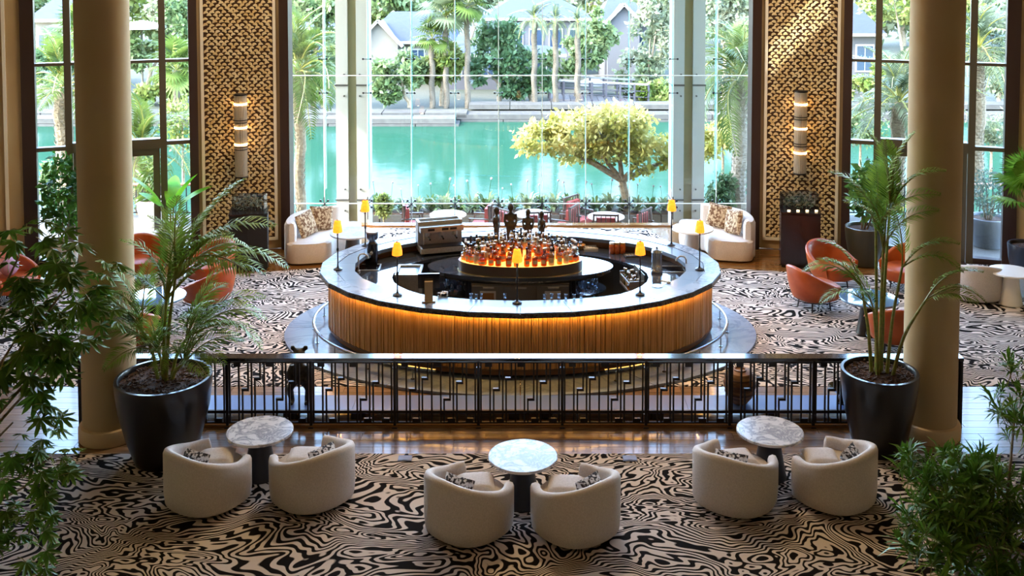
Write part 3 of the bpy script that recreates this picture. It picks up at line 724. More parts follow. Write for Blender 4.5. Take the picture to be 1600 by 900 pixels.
def sink(px, py, label):
    s_ = root('bar_sink', label, 'sink', put(px, py, ZWK), 0, 'bar sinks')
    M().bx(-.21, .21, -.17, -.15, 0, .012).bx(-.21, .21, .15, .17, 0, .012).bx(-.21, -.19, -.15, .15, 0, .012).bx(.19, .21, -.15, .15, 0, .012).part('rim', steel, s_)
    M().bx(-.19, .19, -.15, .15, .001, .004).part('basin', black_gloss, s_)
sink(575, 418, 'dark sink set into the left worktop of the bar'); sink(1050, 421, 'dark sink set into the right worktop of the bar')
rk = root('speed_rack', 'steel bottle rack full of bottles inside the bar, right', 'bottle rack', (1.86, 17.2, .66), R(-80))
for z in (0, .14): M().bx(-.30, .30, -.13, -.118, z, z + .03).part('rail', steel, rk)
M().bx(-.30, .30, -.13, .13, -.015, 0).part('shelf', dark_steel, rk); M().bx(-.30, .30, .118, .13, 0, .30).part('back_panel', dark_steel, rk)
for x in (-.30, .288): M().bx(x, x + .012, -.13, .13, 0, .2).part('end_plate', steel, rk)
rr = random.Random(4)
for i in range(12):
    x, y = -.25 + .10*(i % 6), (-.06 if i < 6 else .06); a = R(-80)
    b = rk.location; kd = rr.choice(KINDS[2:8])
    o = link(kd[2].name.split('.')[0], kd[2], None, (b.x + x*math.cos(a) - y*math.sin(a), b.y + x*math.sin(a) + y*math.cos(a), .662), rr.random())
    tag(o, kd[1] + ' standing in the steel rack inside the bar', 'bottle', 'bottles in the steel rack')
jug = root('water_dispenser', 'tall pale steel drink dispenser beside the right sink of the bar', 'dispenser', put(1026, 425, ZWK + .004))
M().lathe([(.10, 0), (.105, .03), (.09, .06), (.085, .30), (.095, .34), (.08, .38), (.03, .40)], 20).part('body', mat('pale_blue_steel', 'aab4c2', .2, metal=.8), jug)
M().tube([(0, -.08, .1), (0, -.14, .1), (0, -.14, .07)], .014, 8).part('spigot', steel, jug)
M().ball((0, 0, .41), .018, 8).part('lid_knob', black_metal, jug)
for i, (px, lab) in enumerate(((956, 'left'), (964, 'middle'), (973, 'right'))):
    j = root('preserve_jar', 'glass jar of orange preserve at the back of the bar, %s of three' % lab, 'jar', put(px, 396, ZWK + .003), 0, 'jars of orange preserve')
    M().lathe([(.045, 0), (.05, .01), (.05, .15), (.042, .17)], 14).part('jar', mat('preserve_orange', 'c9661a', .12, coat=1, col2='8c2f0d', scale=18), j)
    M().lathe([(.046, .17), (.046, .20)], 14).part('lid', capg if i else capw, j)
t_ = root('fruit_bowl', 'small basket of orange slices at the back of the bar', 'fruit bowl', put(906, 389, ZWK + .003))
M().lathe([(.05, 0), (.06, .01), (.10, .08), (.095, .08), (.05, .015)], 16, caps=False).part('bowl', mat('wicker', 'a5763a', .7), t_)
for i in range(5):
    t = i*1.25; M().lathe([(.035, 0), (.035, .01)], 12, (.045*math.cos(t), .045*math.sin(t), .06)).part('orange_slice', mat('orange_fruit', 'f09a2a', .5), t_)
for px, py, lab in ((922, 388, 'white serving tray of folded napkins on the back right worktop'), (987, 400, 'small steel tray of bar tools on the back right worktop')):
    t_ = root('serving_tray', lab, 'tray', put(px, py, ZWK + .003), R(8), 'trays on the back worktop')
    M().bx(-.13, .13, -.09, .09, 0, .012).bx(-.13, .13, -.09, -.08, .012, .03).bx(-.13, .13, .08, .09, .012, .03).part('tray', white_stone if px == 922 else dark_steel, t_)
    for k in range(4): M().bx(-.10 + .05*k, -.065 + .05*k, -.06, .06, .012, .022).part('napkin' if px == 922 else 'bar_tool', mat('napkin', 'd8d2d4', .8) if px == 922 else steel, t_)
pos = root('till_screen', 'touch-screen till on a beige stand at the front left of the bar', 'till', tuple(P(670, 469, ZCNT).xy) + (ZCNT + .184,), R(4))
M().bx(-.16, .16, -.015, .015, .0, .22).part('screen', black_gloss, pos)
M().bx(-.06, .06, -.09, -.02, -.19, .12).bx(-.10, .10, -.12, .08, -.19, -.165).part('stand', mat('beige_plastic', 'b39b78', .5), pos)
nc = tag(M().box((0, 0, .02), (.10, .08, .04), .3).box((.05, .02, .03), (.09, .03, .06), -.4).box((-.03, -.03, .045), (.07, .03, .02), .8).part('bar_cloth', mat('striped_cloth', 'e8e6ea', .9, col2='22222a', scale=30, lo=.49, hi=.51), None, put(690, 462, ZCNT - .006)), 'striped bar cloth crumpled beside the till', 'cloth')
for i, (px, py) in enumerate(((736, 466), (744, 467), (752, 466), (789, 466), (851, 467), (862, 466), (873, 466), (884, 467), (897, 467), (908, 465))):
    o = link('tumbler', tmesh, None, put(px, py, ZCNT - .006)); o.scale = (.7, .7, .7); tag(o, '%s small clear tumbler from the left on the front counter' % ORD[i], 'glass', 'tumblers on the front counter')
for i in range(14):
    o = link('wine_glass', gmesh, None, put(868 + 6.5*(i % 7), 391 - 5*(i // 7), ZWK + .003)); tag(o, 'clear stemmed glass in the cluster right of the bronze figures', 'glass', 'glasses on the right back worktop')
for i in range(10):
    o = link('wine_glass', gmesh, None, put(738 + 6*(i % 5), 391 - 5*(i // 5), ZWK + .003)); tag(o, 'clear stemmed glass in the cluster beside the espresso machine', 'glass', 'glasses on the left back worktop')
tag(M().lathe([(.06, 0), (.09, .004), (.088, .008), (.05, .006)], 20).part('ice_hole_cover', black_gloss, None, put(1027, 447, ZCNT - .006)), 'round dark lid in the right front counter', 'lid')
tag(M().box((0, 0, .012), (.04, .15, .02), .9).box((.05, -.04, .016), (.02, .06, .012), .9).part('bar_knife', mat('tan_handle', 'c9b68a', .5), None, put(1040, 441, ZCNT - .006)), 'tan handled tool lying on the right front counter', 'bar tool')
dr = root('drawer_unit', 'pale steel drawer unit under the right back counter', 'drawers', put(1064, 408, .90), R(-52))
M().bx(-.34, .34, 0, .06, -.02, .10).part('body', mat('pale_drawer', 'a8a7a8', .35, metal=.4), dr)
for x in (-.17, .17):
    d = M().bx(x - .16, x + .16, -.012, 0, -.01, .09).part('drawer', MATS['pale_drawer'], dr); M().bx(x - .05, x + .05, -.03, -.012, .05, .06).part('handle', black_metal, d)

# ------------------------------------------------------------------ railing with key-pattern bars
RY = P(813, 667).y
def zr(py): return A(813, py, RY).z
ztop, zlow, zbot = zr(558) , zr(642), zr(660)
PITCHX = 1.105
rail = root('railing', 'long black metal railing with stepped key-pattern bars in front of the bar', 'railing', (0, RY, 0))
M().bx(-5.82, 5.82, -.07, .09, ztop - .03, ztop + .012).part('top_rail', rail_top, rail)
M().bx(-5.8, 5.8, -.02, .02, ztop - .075, ztop - .055).part('upper_bar', black_metal, rail)
M().bx(-5.8, 5.8, -.016, .016, zlow - .025, zlow + .012).part('lower_bar', black_metal, rail)
M().bx(-5.8, 5.8, -.016, .016, zbot - .01, zbot + .012).part('bottom_bar', black_metal, rail)
posts = [-5.78] + [PITCHX*(k + .5) for k in range(-5, 5)] + [5.78]
zu = ztop - .075
pmesh = M().bx(-.018, .018, -.03, .03, 0, ztop - .03).bx(-.035, .035, -.05, .05, 0, .012).mesh('post', black_metal)
bmesh_ = M().bx(-.0105, .0105, -.014, .014, zbot, zu).mesh('bar', black_metal)
def key(x0, x1, py):
    z = zr(py)
    return M().bx(x0 - .0105, x0 + .0105, -.014, .014, zbot, z).bx(x0 - .0105, x1 + .0105, -.02, .02, z - .012, z + .022).bx(x1 - .0105, x1 + .0105, -.014, .014, z, zu)
keys = [(.182, .25, 609), (.33, .394, 592), (.59, .66, 624), (.742, .81, 598)]
kmesh = [key(a*PITCHX, b*PITCHX, y).mesh('key_bar', black_metal) for a, b, y in keys]
blk = M().bx(-.05, .05, -.018, .018, zbot + .01, zbot + .06).mesh('block', black_metal)
blk2 = M().bx(-.045, .045, -.018, .018, zu - .05, zu).mesh('block', black_metal)
col_ = M().lathe([(.03, -.012), (.03, .012)], 10).mesh('collar', dark_steel)
for i in range(len(posts) - 1):
    x0 = posts[i]; w = posts[i+1] - x0
    for f in (.03, .139, .291, .442, .55, .70, .856, .962):
        if f*PITCHX < w - .02: link('bar', bmesh_, rail, (x0 + f*PITCHX, 0, 0))
    for (a, b, y), km in zip(keys, kmesh):
        if b*PITCHX < w - .02: link('key_bar', km, rail, (x0, 0, 0))
    for f in (.26, .676, .89):
        if f*PITCHX < w - .06: link('block', blk, rail, (x0 + f*PITCHX, 0, 0))
    for f in (.12, .505):
        if f*PITCHX < w - .06: link('block', blk2, rail, (x0 + f*PITCHX, 0, 0))
for x in posts:
    link('post', pmesh, rail, (x, 0, 0))
    for z in (zr(575), zr(648)): link('collar', col_, rail, (x, 0, z))
for s in (-1, 1):
    M().bx(s*5.8 - .02, s*5.8 + .02, -.05, .07, 0, ztop - .03).part('end_panel', black_metal, rail)
tag(M().bx(-5.8, 5.8, -.05, .14, .0005, .03).part('railing_kerb', MATS['oak_floor_base'], None, (0, RY + .012, 0)), 'low oak kerb running under the black railing', 'kerb')
# low display bench behind it
by0, by1, zbn = P(813, 641, .16).y, P(813, 617.5, .16).y, .16
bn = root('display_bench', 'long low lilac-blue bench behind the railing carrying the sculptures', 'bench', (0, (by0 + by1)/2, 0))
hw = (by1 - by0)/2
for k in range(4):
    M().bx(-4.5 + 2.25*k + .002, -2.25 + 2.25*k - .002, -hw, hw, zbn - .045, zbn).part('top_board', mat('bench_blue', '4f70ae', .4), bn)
for px in (450, 556, 803, 856, 1029, 1210):
    x = (px - AXIS) / 117; M().bx(x - .07, x + .07, -hw + .02, hw - .02, 0, zbn - .045).part('foot', black_matte, bn)
mk = root('baboon_sculpture', 'dark bronze squatting animal sculpture with ears on the bench behind the railing', 'statue', (P(467, 632, zbn).x, (by0+by1)/2, zbn))
k = .78
blob('body', [((0, -.02*k, .86*k), (.11*k, .12*k, .12*k)), ((0, -.13*k, .83*k), (.06*k, .07*k, .05*k)), ((-.11*k, 0, .97*k), (.05*k, .03*k, .05*k)), ((.11*k, 0, .97*k), (.05*k, .03*k, .05*k)), ((0, 0, .58*k), (.13*k, .11*k, .16*k)), ((0, 0, .42*k), (.14*k, .12*k, .10*k))],
     [([(-.12*k, 0, .66*k), (-.19*k, -.04*k, .5*k), (-.12*k, -.1*k, .40*k)], [.055*k, .045*k, .04*k]), ([(.12*k, 0, .66*k), (.19*k, -.04*k, .5*k), (.12*k, -.1*k, .40*k)], [.055*k, .045*k, .04*k]),
      ([(-.08*k, 0, .40*k), (-.17*k, -.04*k, .26*k), (-.13*k, 0, .03*k)], [.08*k, .07*k, .05*k]), ([(.08*k, 0, .40*k), (.17*k, -.04*k, .26*k), (.13*k, 0, .03*k)], [.08*k, .07*k, .05*k]),
      ([(-.13*k, .02, .03*k), (-.14*k, -.12*k, .02*k)], .045*k), ([(.13*k, .02, .03*k), (.14*k, -.12*k, .02*k)], .045*k), ([(0, 0, .7*k), (0, -.01, .82*k)], .07*k)], bronze, mk, .016)
vs_ = root('clay_vase', 'round brown striped clay pot on the bench behind the railing', 'vase', (P(1157, 632, zbn).x, (by0+by1)/2, zbn))
M().lathe([(.09, 0), (.10, .01), (.17, .10), (.215, .24), (.205, .34), (.15, .43), (.085, .455), (.09, .47), (.07, .47), (.065, .45)], 32).part('pot', mat('clay_brown', 'a8794a', .7, col2='5d3d22', scale=7, stretch=(.4, .4, 3)), vs_)
for z, r in ((.16, .196), (.28, .214), (.36, .198)): M().lathe([(r, -.012), (r + .008, 0), (r, .012)], 32, (0, 0, z), caps=False).part('band', mat('clay_dark', '4a3020', .7), vs_)
bw_ = root('dark_bowl', 'dark shallow bowl on the bench beside the right big pot', 'bowl', (P(1312, 622, zbn).x, (by0+by1)/2, zbn))
M().lathe([(.08, 0), (.06, .03), (.05, .10), (.20, .22), (.19, .22), (.04, .12)], 24).part('bowl', black_gloss, bw_)
M().lathe([(.085, 0), (.085, .015)], 24).part('foot_ring', black_metal, bw_)

# ------------------------------------------------------------------ seats
def sup(a, ro, n=2.3): return ro / (abs(math.cos(a))**n + abs(math.sin(a))**n)**(1/n)
def tub_shell(ro, th, hb, ha, wrap, zin, z0=.035, taper=.94, nn=2.3, flare=0):
    rings = []; na = 40
    seq = [(-wrap - R(4), .35), (-wrap - R(2.6), .78)] + [(-wrap + 2*wrap*i/na, 1) for i in range(na+1)] + [(wrap + R(2.6), .78), (wrap + R(4), .35)]
    for a, k in seq:
        h = ha + (hb - ha) * max(0, math.cos(min(abs(a), math.pi/2*1.2) * .83))**1.3
        r0 = sup(a, ro, nn); e = min(.05, th*.45)
        prof = [(r0*taper - .045, z0), (r0*taper - .012, z0 + .025), (r0*(taper+1)/2, z0 + .14), (r0, z0 + .30 if h > .45 else h*.7), (r0 + flare, h - e), (r0 + flare - e*.3, h - e*.3), (r0 + flare - th*.5, h),
                (r0 + flare - th + e*.3, h - e*.3), (r0 + flare*.6 - th, h - e), (r0 - th, zin), (r0*taper - th, z0)]
        cr = r0 - th/2; cz = h/2
        rings.append([( (cr + (r - cr)*k), cz + (z - cz)*(k if k < 1 else 1), a) for r, z in prof])
    m = M(); n = len(rings[0]); vs = []
    for rg in rings:
        for r, z, a in rg: vs.append((r*math.sin(a), -r*math.cos(a), z))
    fs = [(i*n + j, (i+1)*n + j, (i+1)*n + (j+1) % n, i*n + (j+1) % n) for i in range(len(rings)-1) for j in range(n)]
    fs.append(tuple(range(n))); fs.append(tuple((len(rings)-1)*n + j for j in range(n-1, -1, -1)))
    return m.add(vs, fs, 0, True)
def pillow(sz, th, n=10):
    m = M(); vs = []
    for sgn in (1, -1):
        for i in range(n+1):
            for j in range(n+1):
                u, v = 2*i/n - 1, 2*j/n - 1
                t = ((1 - u**4) * (1 - v**4))**.5; pin = 1 - .08*(1 - abs(u*v))* (abs(u)**6 + abs(v)**6)/2
                vs.append((u*sz/2*pin, sgn*th/2*t, v*sz/2*pin))
    k = (n+1)**2; fs = []
    for i in range(n):
        for j in range(n):
            a, b, c, d = i*(n+1)+j, (i+1)*(n+1)+j, (i+1)*(n+1)+j+1, i*(n+1)+j+1
            fs += [(a, b, c, d), (k+d, k+c, k+b, k+a)]
    return m.add(vs, fs, 0, True)
pat_bw = mat('speckled_pillow', '2a2930', .9, col2='d8d6d8', scale=26, lo=.46, hi=.54)
seat_bm = M().prism([(sup(a, .375)*math.sin(a), -sup(a, .375)*math.cos(a) + .045) for a in [2*math.pi*i/28 for i in range(28)]], .07, .40, smooth=True, bevel=.06)
shell_me = tub_shell(.47, .11, .70, .52, R(130), .36, taper=1.0).mesh('shell', boucle, 60)
seat_me = seat_bm.mesh('seat_cushion', boucle, 60)
base_me = M().lathe([(.38, 0), (.38, .05)], 28).mesh('plinth', black_matte)
pil_me = pillow(.38, .13).mesh('throw_pillow', pat_bw, 60)
cu_me = pillow(.40, .12).mesh('pale_cushion', boucle, 60)
def tub(x, y, az, label, pil=True, group='white tub chairs on the front carpet'):
    t = root('tub_chair', label, 'chair', (x, y, .006), R(az - 90), group)
    link('plinth', base_me, t); link('shell', shell_me, t); link('seat_cushion', seat_me, t)
    if pil: link('throw_pillow', pil_me, t, (.03, -.23, .47), label='black and white speckled pillow', rot=(R(-24), 0, R(8)))
    link('loose_cushion', cu_me, t, (-.02, .14, .43), rot=(R(90), 0, R(45)))
    return t
marb = marble('white_marble', 'd6d5d6', '8d8f98', .18, 4)
def ped_table(px, py, rt, label, zt=.57, top=marb, base=mat('dark_table_base', '23242b', .45), group='marble tables on the front carpet'):
    p = P(px, py, zt)
    t = root('round_table', label, 'table', (p.x, p.y, .006), 0, group)
    M().lathe([(rt - .012, zt - .04), (rt, zt - .034), (rt, zt - .012), (rt - .008, zt - .006)], 56).part('table_top', top, t)
    M().lathe([(.20, 0), (.205, .015), (.19, .06), (.14, zt*.6), (.125, zt - .04)], 28).part('pedestal', base, t)
    return t
ped_table(406, 672, .395, 'round white marble table between the left pair of tub chairs')
ped_table(817, 711, .395, 'round white marble table between the middle pair of tub chairs')
ped_table(1203, 672, .395, 'round white marble table between the right pair of tub chairs')
tub(-3.58, 11.74, 55, 'white tub chair left of the left marble table, beside the left big pot')
tub(-2.40, 11.80, 133, 'white tub chair right of the left marble table')
tub(-.56, 11.17, 50, 'white tub chair left of the middle marble table')
tub(.60, 11.14, 129, 'white tub chair right of the middle marble table')
tub(2.46, 11.72, 56, 'white tub chair left of the right marble table')
tub(3.60, 11.78, 134, 'white tub chair right of the right marble table, beside the right big pot')
# far right
p = P(1522, 464); tub(p.x, p.y, 75, 'white tub chair seen beyond the right round column', group='white chairs at the far right')
p = P(1632, 466); tub(p.x, p.y, 120, 'white tub chair cut by the right edge of the picture', group='white chairs at the far right')
ped_table(1580, 423, .38, 'round white table between the far right tub chairs', .60, white_stone, white_stone, group='far tables')

# orange armchairs
osh = tub_shell(.44, .075, .80, .50, R(118), .30, .20, .84, 2.3, .03).mesh('shell', amber, 60)
ose = M().prism([(sup(a, .37)*math.sin(a), -sup(a, .37)*math.cos(a) + .04) for a in [2*math.pi*i/26 for i in range(26)]], .22, .43, smooth=True, bevel=.05).mesh('seat_cushion', amber, 60)
obase = M().lathe([(.30, .19), (.36, .21)], 26).mesh('seat_base', black_metal)
oleg = M().tube([(0, 0, .21), (.02, .02, 0)], [.018, .011], 8).mesh('leg', black_metal)
opip = M().tube([(.43*math.sin(a), -.43*math.cos(a), .22) for a in [R(-118) + R(236)*i/30 for i in range(31)]], .010, 6).mesh('piping', black_metal)
def armchair(px, py, fx, fy, label, group):
    p = P(px, py); q = P(fx, fy)
    t = root('armchair', label, 'armchair', (p.x, p.y, .006), math.atan2(q.y - p.y, q.x - p.x) - math.pi/2, group)
    link('shell', osh, t); link('seat_cushion', ose, t); link('seat_base', obase, t); link('piping', opip, t)
    for i, a in enumerate((45, 135, 225, 315)): link('leg', oleg, t, (.25*math.cos(R(a)), .25*math.sin(R(a)), 0), R(a - 45))
    return t
gl_top = mat('blue_glass_top', '5f7f9c', .04, coat=1, spec=1)
g1, g2 = 'orange armchairs by the left palm', 'orange armchairs by the right palm'
armchair(325, 485, 270, 470, 'orange leather armchair right of the left glass table, nearest the bar', g1)
armchair(328, 446, 262, 466, 'orange leather armchair behind the left glass table', g1)
armchair(222, 438, 240, 472, 'orange leather armchair behind the left glass table, next to the column', g1)
armchair(203, 552, 235, 480, 'orange leather armchair before the left glass table, mostly behind the palm', g1)
c_ = armchair(22, 470, 60, 480, 'dark orange armchair glimpsed through the leaves at the left edge', g1)
o = link('round_cushion', M().ball((0, 0, 0), (.17, .12, .17), 14).mesh('round_cushion', mat('lilac_velvet', 'b48fae', .7)), c_, (0, -.1, .60), label='lilac round cushion')
armchair(1272, 482, 1345, 470, 'orange leather armchair left of the right glass table, nearest the bar', g2)
armchair(1300, 448, 1352, 468, 'orange leather armchair behind the right glass table', g2)
armchair(1415, 452, 1370, 468, 'orange leather armchair right of the right glass table, half hidden by the column', g2)
armchair(1398, 548, 1362, 475, 'orange leather armchair before the right glass table', g2)
ped_table(245, 462, .47, 'round blue-reflecting glass table among the left orange armchairs', .60, gl_top, black_metal, 'glass tables')
ped_table(1358, 465, .47, 'round blue-reflecting glass table among the right orange armchairs', .60, gl_top, black_metal, 'glass tables')

# curved white sofas in the corners of the bay
def sweep(path, prof, n=None):
    k = len(path); m = M(); vs = []; L = len(prof)
    for i, p in enumerate(path):
        a = Vector(path[max(i-1, 0)]); b = Vector(path[min(i+1, k-1)]); d = (b - a); d.normalize(); nrm = Vector((-d.y, d.x))
        e = min(i, k-1-i); q = [.45, .8, .95][e] if e < 3 else 1
        for w, z in prof: vs.append((p[0] + nrm.x*w*q, p[1] + nrm.y*w*q, z))
    fs = [(i*L + j, (i+1)*L + j, (i+1)*L + (j+1) % L, i*L + (j+1) % L) for i in range(k-1) for j in range(L)]
    fs += [tuple(range(L)), tuple((k-1)*L + j for j in range(L-1, -1, -1))]
    return m.add(vs, fs, 0, True)
def spline(pts, n=24):
    o = []
    for i in range(n + 1):
        t = i/n*(len(pts)-1); j = min(int(t), len(pts)-2); u = t - j
        p0, p1, p2, p3 = [Vector(pts[max(0, min(len(pts)-1, q))]) for q in (j-1, j, j+1, j+2)]
        o.append(tuple(.5*((2*p1) + (p2-p0)*u + (2*p0 - 5*p1 + 4*p2 - p3)*u*u + (3*p1 - p0 - 3*p2 + p3)*u**3)))
    return o
pat_leo = mat('leaf_print_pillow', '6f4d33', .9, col2='cdb897', scale=22, lo=.42, hi=.58)
for s in (-1, 1):
    nm = 'left' if s < 0 else 'right'
    p = P(488, 410) if s < 0 else P(1137, 406)
    so = root('curved_sofa', 'curved white boucle sofa in the %s corner of the glass bay' % nm, 'sofa', (p.x, p.y + .55, .0), 0, 'curved sofas')
    sp = spline([(s*.02, -.72), (s*.10, -.25), (s*.0, .22), (-s*.40, .55), (-s*.80, .62)])
    M().__class__
    sweep(sp, [(-.44, .03), (-.46, .08), (-.46, .32), (-.44, .39), (-.38, .42), (.38, .42), (.44, .39), (.46, .32), (.46, .08), (.44, .03)]).part('seat', boucle, so)
    bp2 = spline([(s*.40, -.58), (s*.50, -.2), (s*.42, .35), (s*.0, .75), (-s*.30, .88)])
    sweep(bp2, [(-.12, .05), (-.12, .70), (-.08, .78), (.0, .80), (.08, .78), (.12, .70), (.12, .05)]).part('backrest', boucle, so)
    for k, (dx, dy, rz, lab, a) in enumerate(((s*.20, -.12, s*R(62), 'front', 14), (-s*.02, .34, s*R(28), 'rear', 14))):
        pi_ = pillow(.50, .16); 
        o = pi_.part('scatter_cushion', pat_leo, None, (p.x + dx, p.y + .55 + dy, .66), 0)
        o.rotation_euler = (R(-16), R(6 if k else -8), -rz if s > 0 else -rz)
        tag(o, 'brown leaf-print square cushion on the %s curved sofa, %s one' % (nm, lab), 'cushion', 'leaf-print cushions')
ped_table(551, 363, .45, 'round pale side table beside the left curved sofa', .60, marble('grey_stone', 'b9bcc4', '9a9ea8', .3, 4), mat('side_base', '3b3a40', .5), 'side tables by the sofas')
ped_table(1082, 356, .42, 'round white side table with cone foot beside the right curved sofa', .62, white_stone, mat('grey_cone', '9c9792', .6), 'side tables by the sofas')

# dark cabinets under the wall lights
def cabinet(s, px, py, wpx, top, label, mt):
    p = P(px, py); w = wpx * (p.y + .3)/F_PX; H = A(px, top, p.y).z
    c = root('bar_cabinet', label, 'cabinet', (p.x, p.y + .3, -.010), R(-11*s), 'dark cabinets below the wall lights')
    M().bx(-w/2, w/2, -.28, .28, .04, H).part('body', mt, c); M().bx(-w/2 + .02, w/2 - .02, -.26, .26, 0, .04).part('plinth', black_matte, c)
    for x0, x1 in ((-w/2 + .01, -.004), (.004, w/2 - .01)):
        d = M().bx(x0, x1, -.295, -.281, .06, H - .03).part('door', mt, c)
    M().bx(-w/2 - .01, w/2 + .01, -.30, .29, H, H + .025).part('top', mat('cabinet_top', '1b181b', .2), c)
    return p, H, w
p, H, w = cabinet(1, 1255, 419, 60, 334, 'dark maroon cabinet at the right patterned panel', mat('maroon_lacquer', '2a1418', .25, col2='1c1a22', scale=1.2))
cc = Vector((p.x, p.y + .3, H + .016))
for i in range(4):
    t = root('tea_light', 'small white tea light along the front of the right cabinet top', 'candle', (cc.x - .27 + .18*i, cc.y - .2, cc.z), 0, 'tea lights on the right cabinet')
    M().lathe([(.03, 0), (.032, .03), (.02, .032)], 12).part('wax', mat('wax_white', 'fff4dc', .5, emit='ffe2b0', es=1.2), t); M().tube([(0, 0, .03), (0, 0, .045)], .003, 5).part('wick', black_matte, t)
tr_ = root('glass_terrarium', 'glass case with dark foliage standing on the right cabinet', 'glass case', (cc.x, cc.y + .05, cc.z))
M().bx(-.36, .36, .12, .13, 0, .32).bx(-.36, -.35, -.12, .12, 0, .32).bx(.35, .36, -.12, .12, 0, .32).part('glass_sides', glass('case_glass', 'cfd6dc', .12, .02), tr_)
rs = np.random.RandomState(2); C = rs.uniform([-.3, -.1, .04], [.3, .1, .26], (260, 3))
quads('foliage', leaf_quads(C, rs, .07, .3), mat('dark_leaf', '26321f', .5, col2='55664a', scale=6, trans=.2), tr_, kind='stuff')
p, H, w = cabinet(-1, 384, 424, 58, 336, 'black cabinet at the left patterned panel behind the palm', black_matte)
cc = Vector((p.x, p.y + .3, H + .016))
tr_ = root('glass_terrarium', 'glass case with grey foliage standing on the left black cabinet', 'glass case', (cc.x, cc.y + .05, cc.z))
M().bx(-.32, .32, .12, .13, 0, .30).bx(-.32, -.31, -.12, .12, 0, .30).bx(.31, .32, -.12, .12, 0, .30).part('glass_sides', MATS['case_glass'], tr_)
C = rs.uniform([-.28, -.1, .03], [.28, .1, .26], (220, 3))
quads('foliage', leaf_quads(C, rs, .07, .3), mat('grey_leaf', '4a5546', .5, col2='9aa592', scale=6, trans=.2), tr_, kind='stuff')

# ------------------------------------------------------------------ plants
def leafmat(name, c1, c2, tr=.3, rough=.45, sc=2.5): return mat(name, c1, rough, col2=c2, scale=sc, trans=tr, spec=.25)
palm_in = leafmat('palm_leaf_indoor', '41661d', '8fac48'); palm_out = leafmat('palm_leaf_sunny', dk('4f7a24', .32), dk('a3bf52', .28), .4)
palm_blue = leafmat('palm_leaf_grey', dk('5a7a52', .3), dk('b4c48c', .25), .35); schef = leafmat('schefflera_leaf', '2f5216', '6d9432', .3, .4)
podo = leafmat('narrow_leaf', '2f5614', '76a038', .25, .4); cane = mat('green_cane', '6d7a2f', .45, col2='8d8440', scale=6, stretch=(1, 1, 5))
bark = mat('bark', '6b5a45', .9, col2='8f7f68', scale=14, bump=.6); palm_bark = mat('palm_bark', dk('8f7a60', .45), .9, col2=dk('c4b294', .4), scale=10, stretch=(1, 1, 5), bump=.8)
pale_bark = mat('pale_palm_bark', dk('b5a898', .45), .85, col2=dk('e0d6c8', .45), scale=9, stretch=(1, 1, 7), bump=.7)
def frond_mesh(name, L, droop, ll, nl, mt, seed, width=.03, up=.25, taper=True):
    """feather frond along +x: rachis tube and paired leaflets"""
    rs = random.Random(seed); m = M(); pts = []
    for i in range(13):
        t = i/12; pts.append((L*(t - .12*droop*t*t), 0, L*(up*t - droop*t**2.2)))
    m.tube(pts, [.012*(1 - .8*i/12) + .002 for i in range(13)], 5, mi=1)
    def at(t):
        q = t*12; j = min(int(q), 11); u = q - j; return Vector(pts[j]).lerp(Vector(pts[j+1]), u), (Vector(pts[j+1]) - Vector(pts[j])).normalized()
    for k in range(nl):
        t = .14 + .85*k/(nl-1); p, d = at(t)
        sc = math.sin(math.pi*min(1, .18 + .80*t))**.7 if taper else 1
        for s in (-1, 1):
            l = ll*sc*rs.uniform(.85, 1.1)
            side = Vector((0, s, 0)); dirv = (d*.75 + side*.85 + Vector((0, 0, .20 - .25*rs.random()))).normalized()
            tip = p + dirv*l + Vector((0, 0, -l*l*.55)); midp = p + dirv*l*.5 + Vector((0, 0, .02))
            w = d.cross(dirv).cross(dirv).normalized()*width*.5 * (.8 + .4*rs.random())
            m.add([p, midp + w, tip, midp - w], [(0, 1, 2, 3)])
    return m.mesh(name, [mt, cane])
IN_F = [frond_mesh('frond', 1.0, d, .30, 26, palm_in, i, .022, u) for i, (d, u) in enumerate(((.35, .5), (.6, .7), (.25, .4), (.8, .8)))]
def pot_lathe(rt, rb, h, foot=None):
    pr = [(rb, 0), (rb*1.02, .02), (rb + (rt - rb)*.45, h*.30), (rb + (rt - rb)*.82, h*.62), (rt*.985, h*.86), (rt, h - .02), (rt - .005, h), (rt - .04, h), (rt - .05, h - .02), (rt - .055, h - .09)]
    return M().lathe(pr, 48, caps=True)
def potted(name, label, px, py, rt, rb, h, pm, cat='potted plant', group=None, z=0.0):
    p = P(px, py, z); r = root(name, label, cat, (p.x, p.y, z + .006), 0, group)
    pot_lathe(rt, rb, h).part('pot', pm, r)
    m = M().lathe([(.001, h - .045), (rt*.5, h - .05), (rt - .056, h - .06)], 28, caps=False); m.part('soil', soil, r)
    return r
def scatter_bark(r, rad, h, n, seed):
    q = random.Random(seed); m = M()
    for _ in range(n):
        a, d = q.uniform(0, 6.28), rad*math.sqrt(q.random())
        m.box((d*math.cos(a), d*math.sin(a), h + q.uniform(-.005, .012)), (q.uniform(.03, .07), q.uniform(.015, .03), .012), q.uniform(0, 3), 0, q.uniform(-.4, .4), q.uniform(-.4, .4))
    m.part('bark_chips', soil, r, kind='stuff')
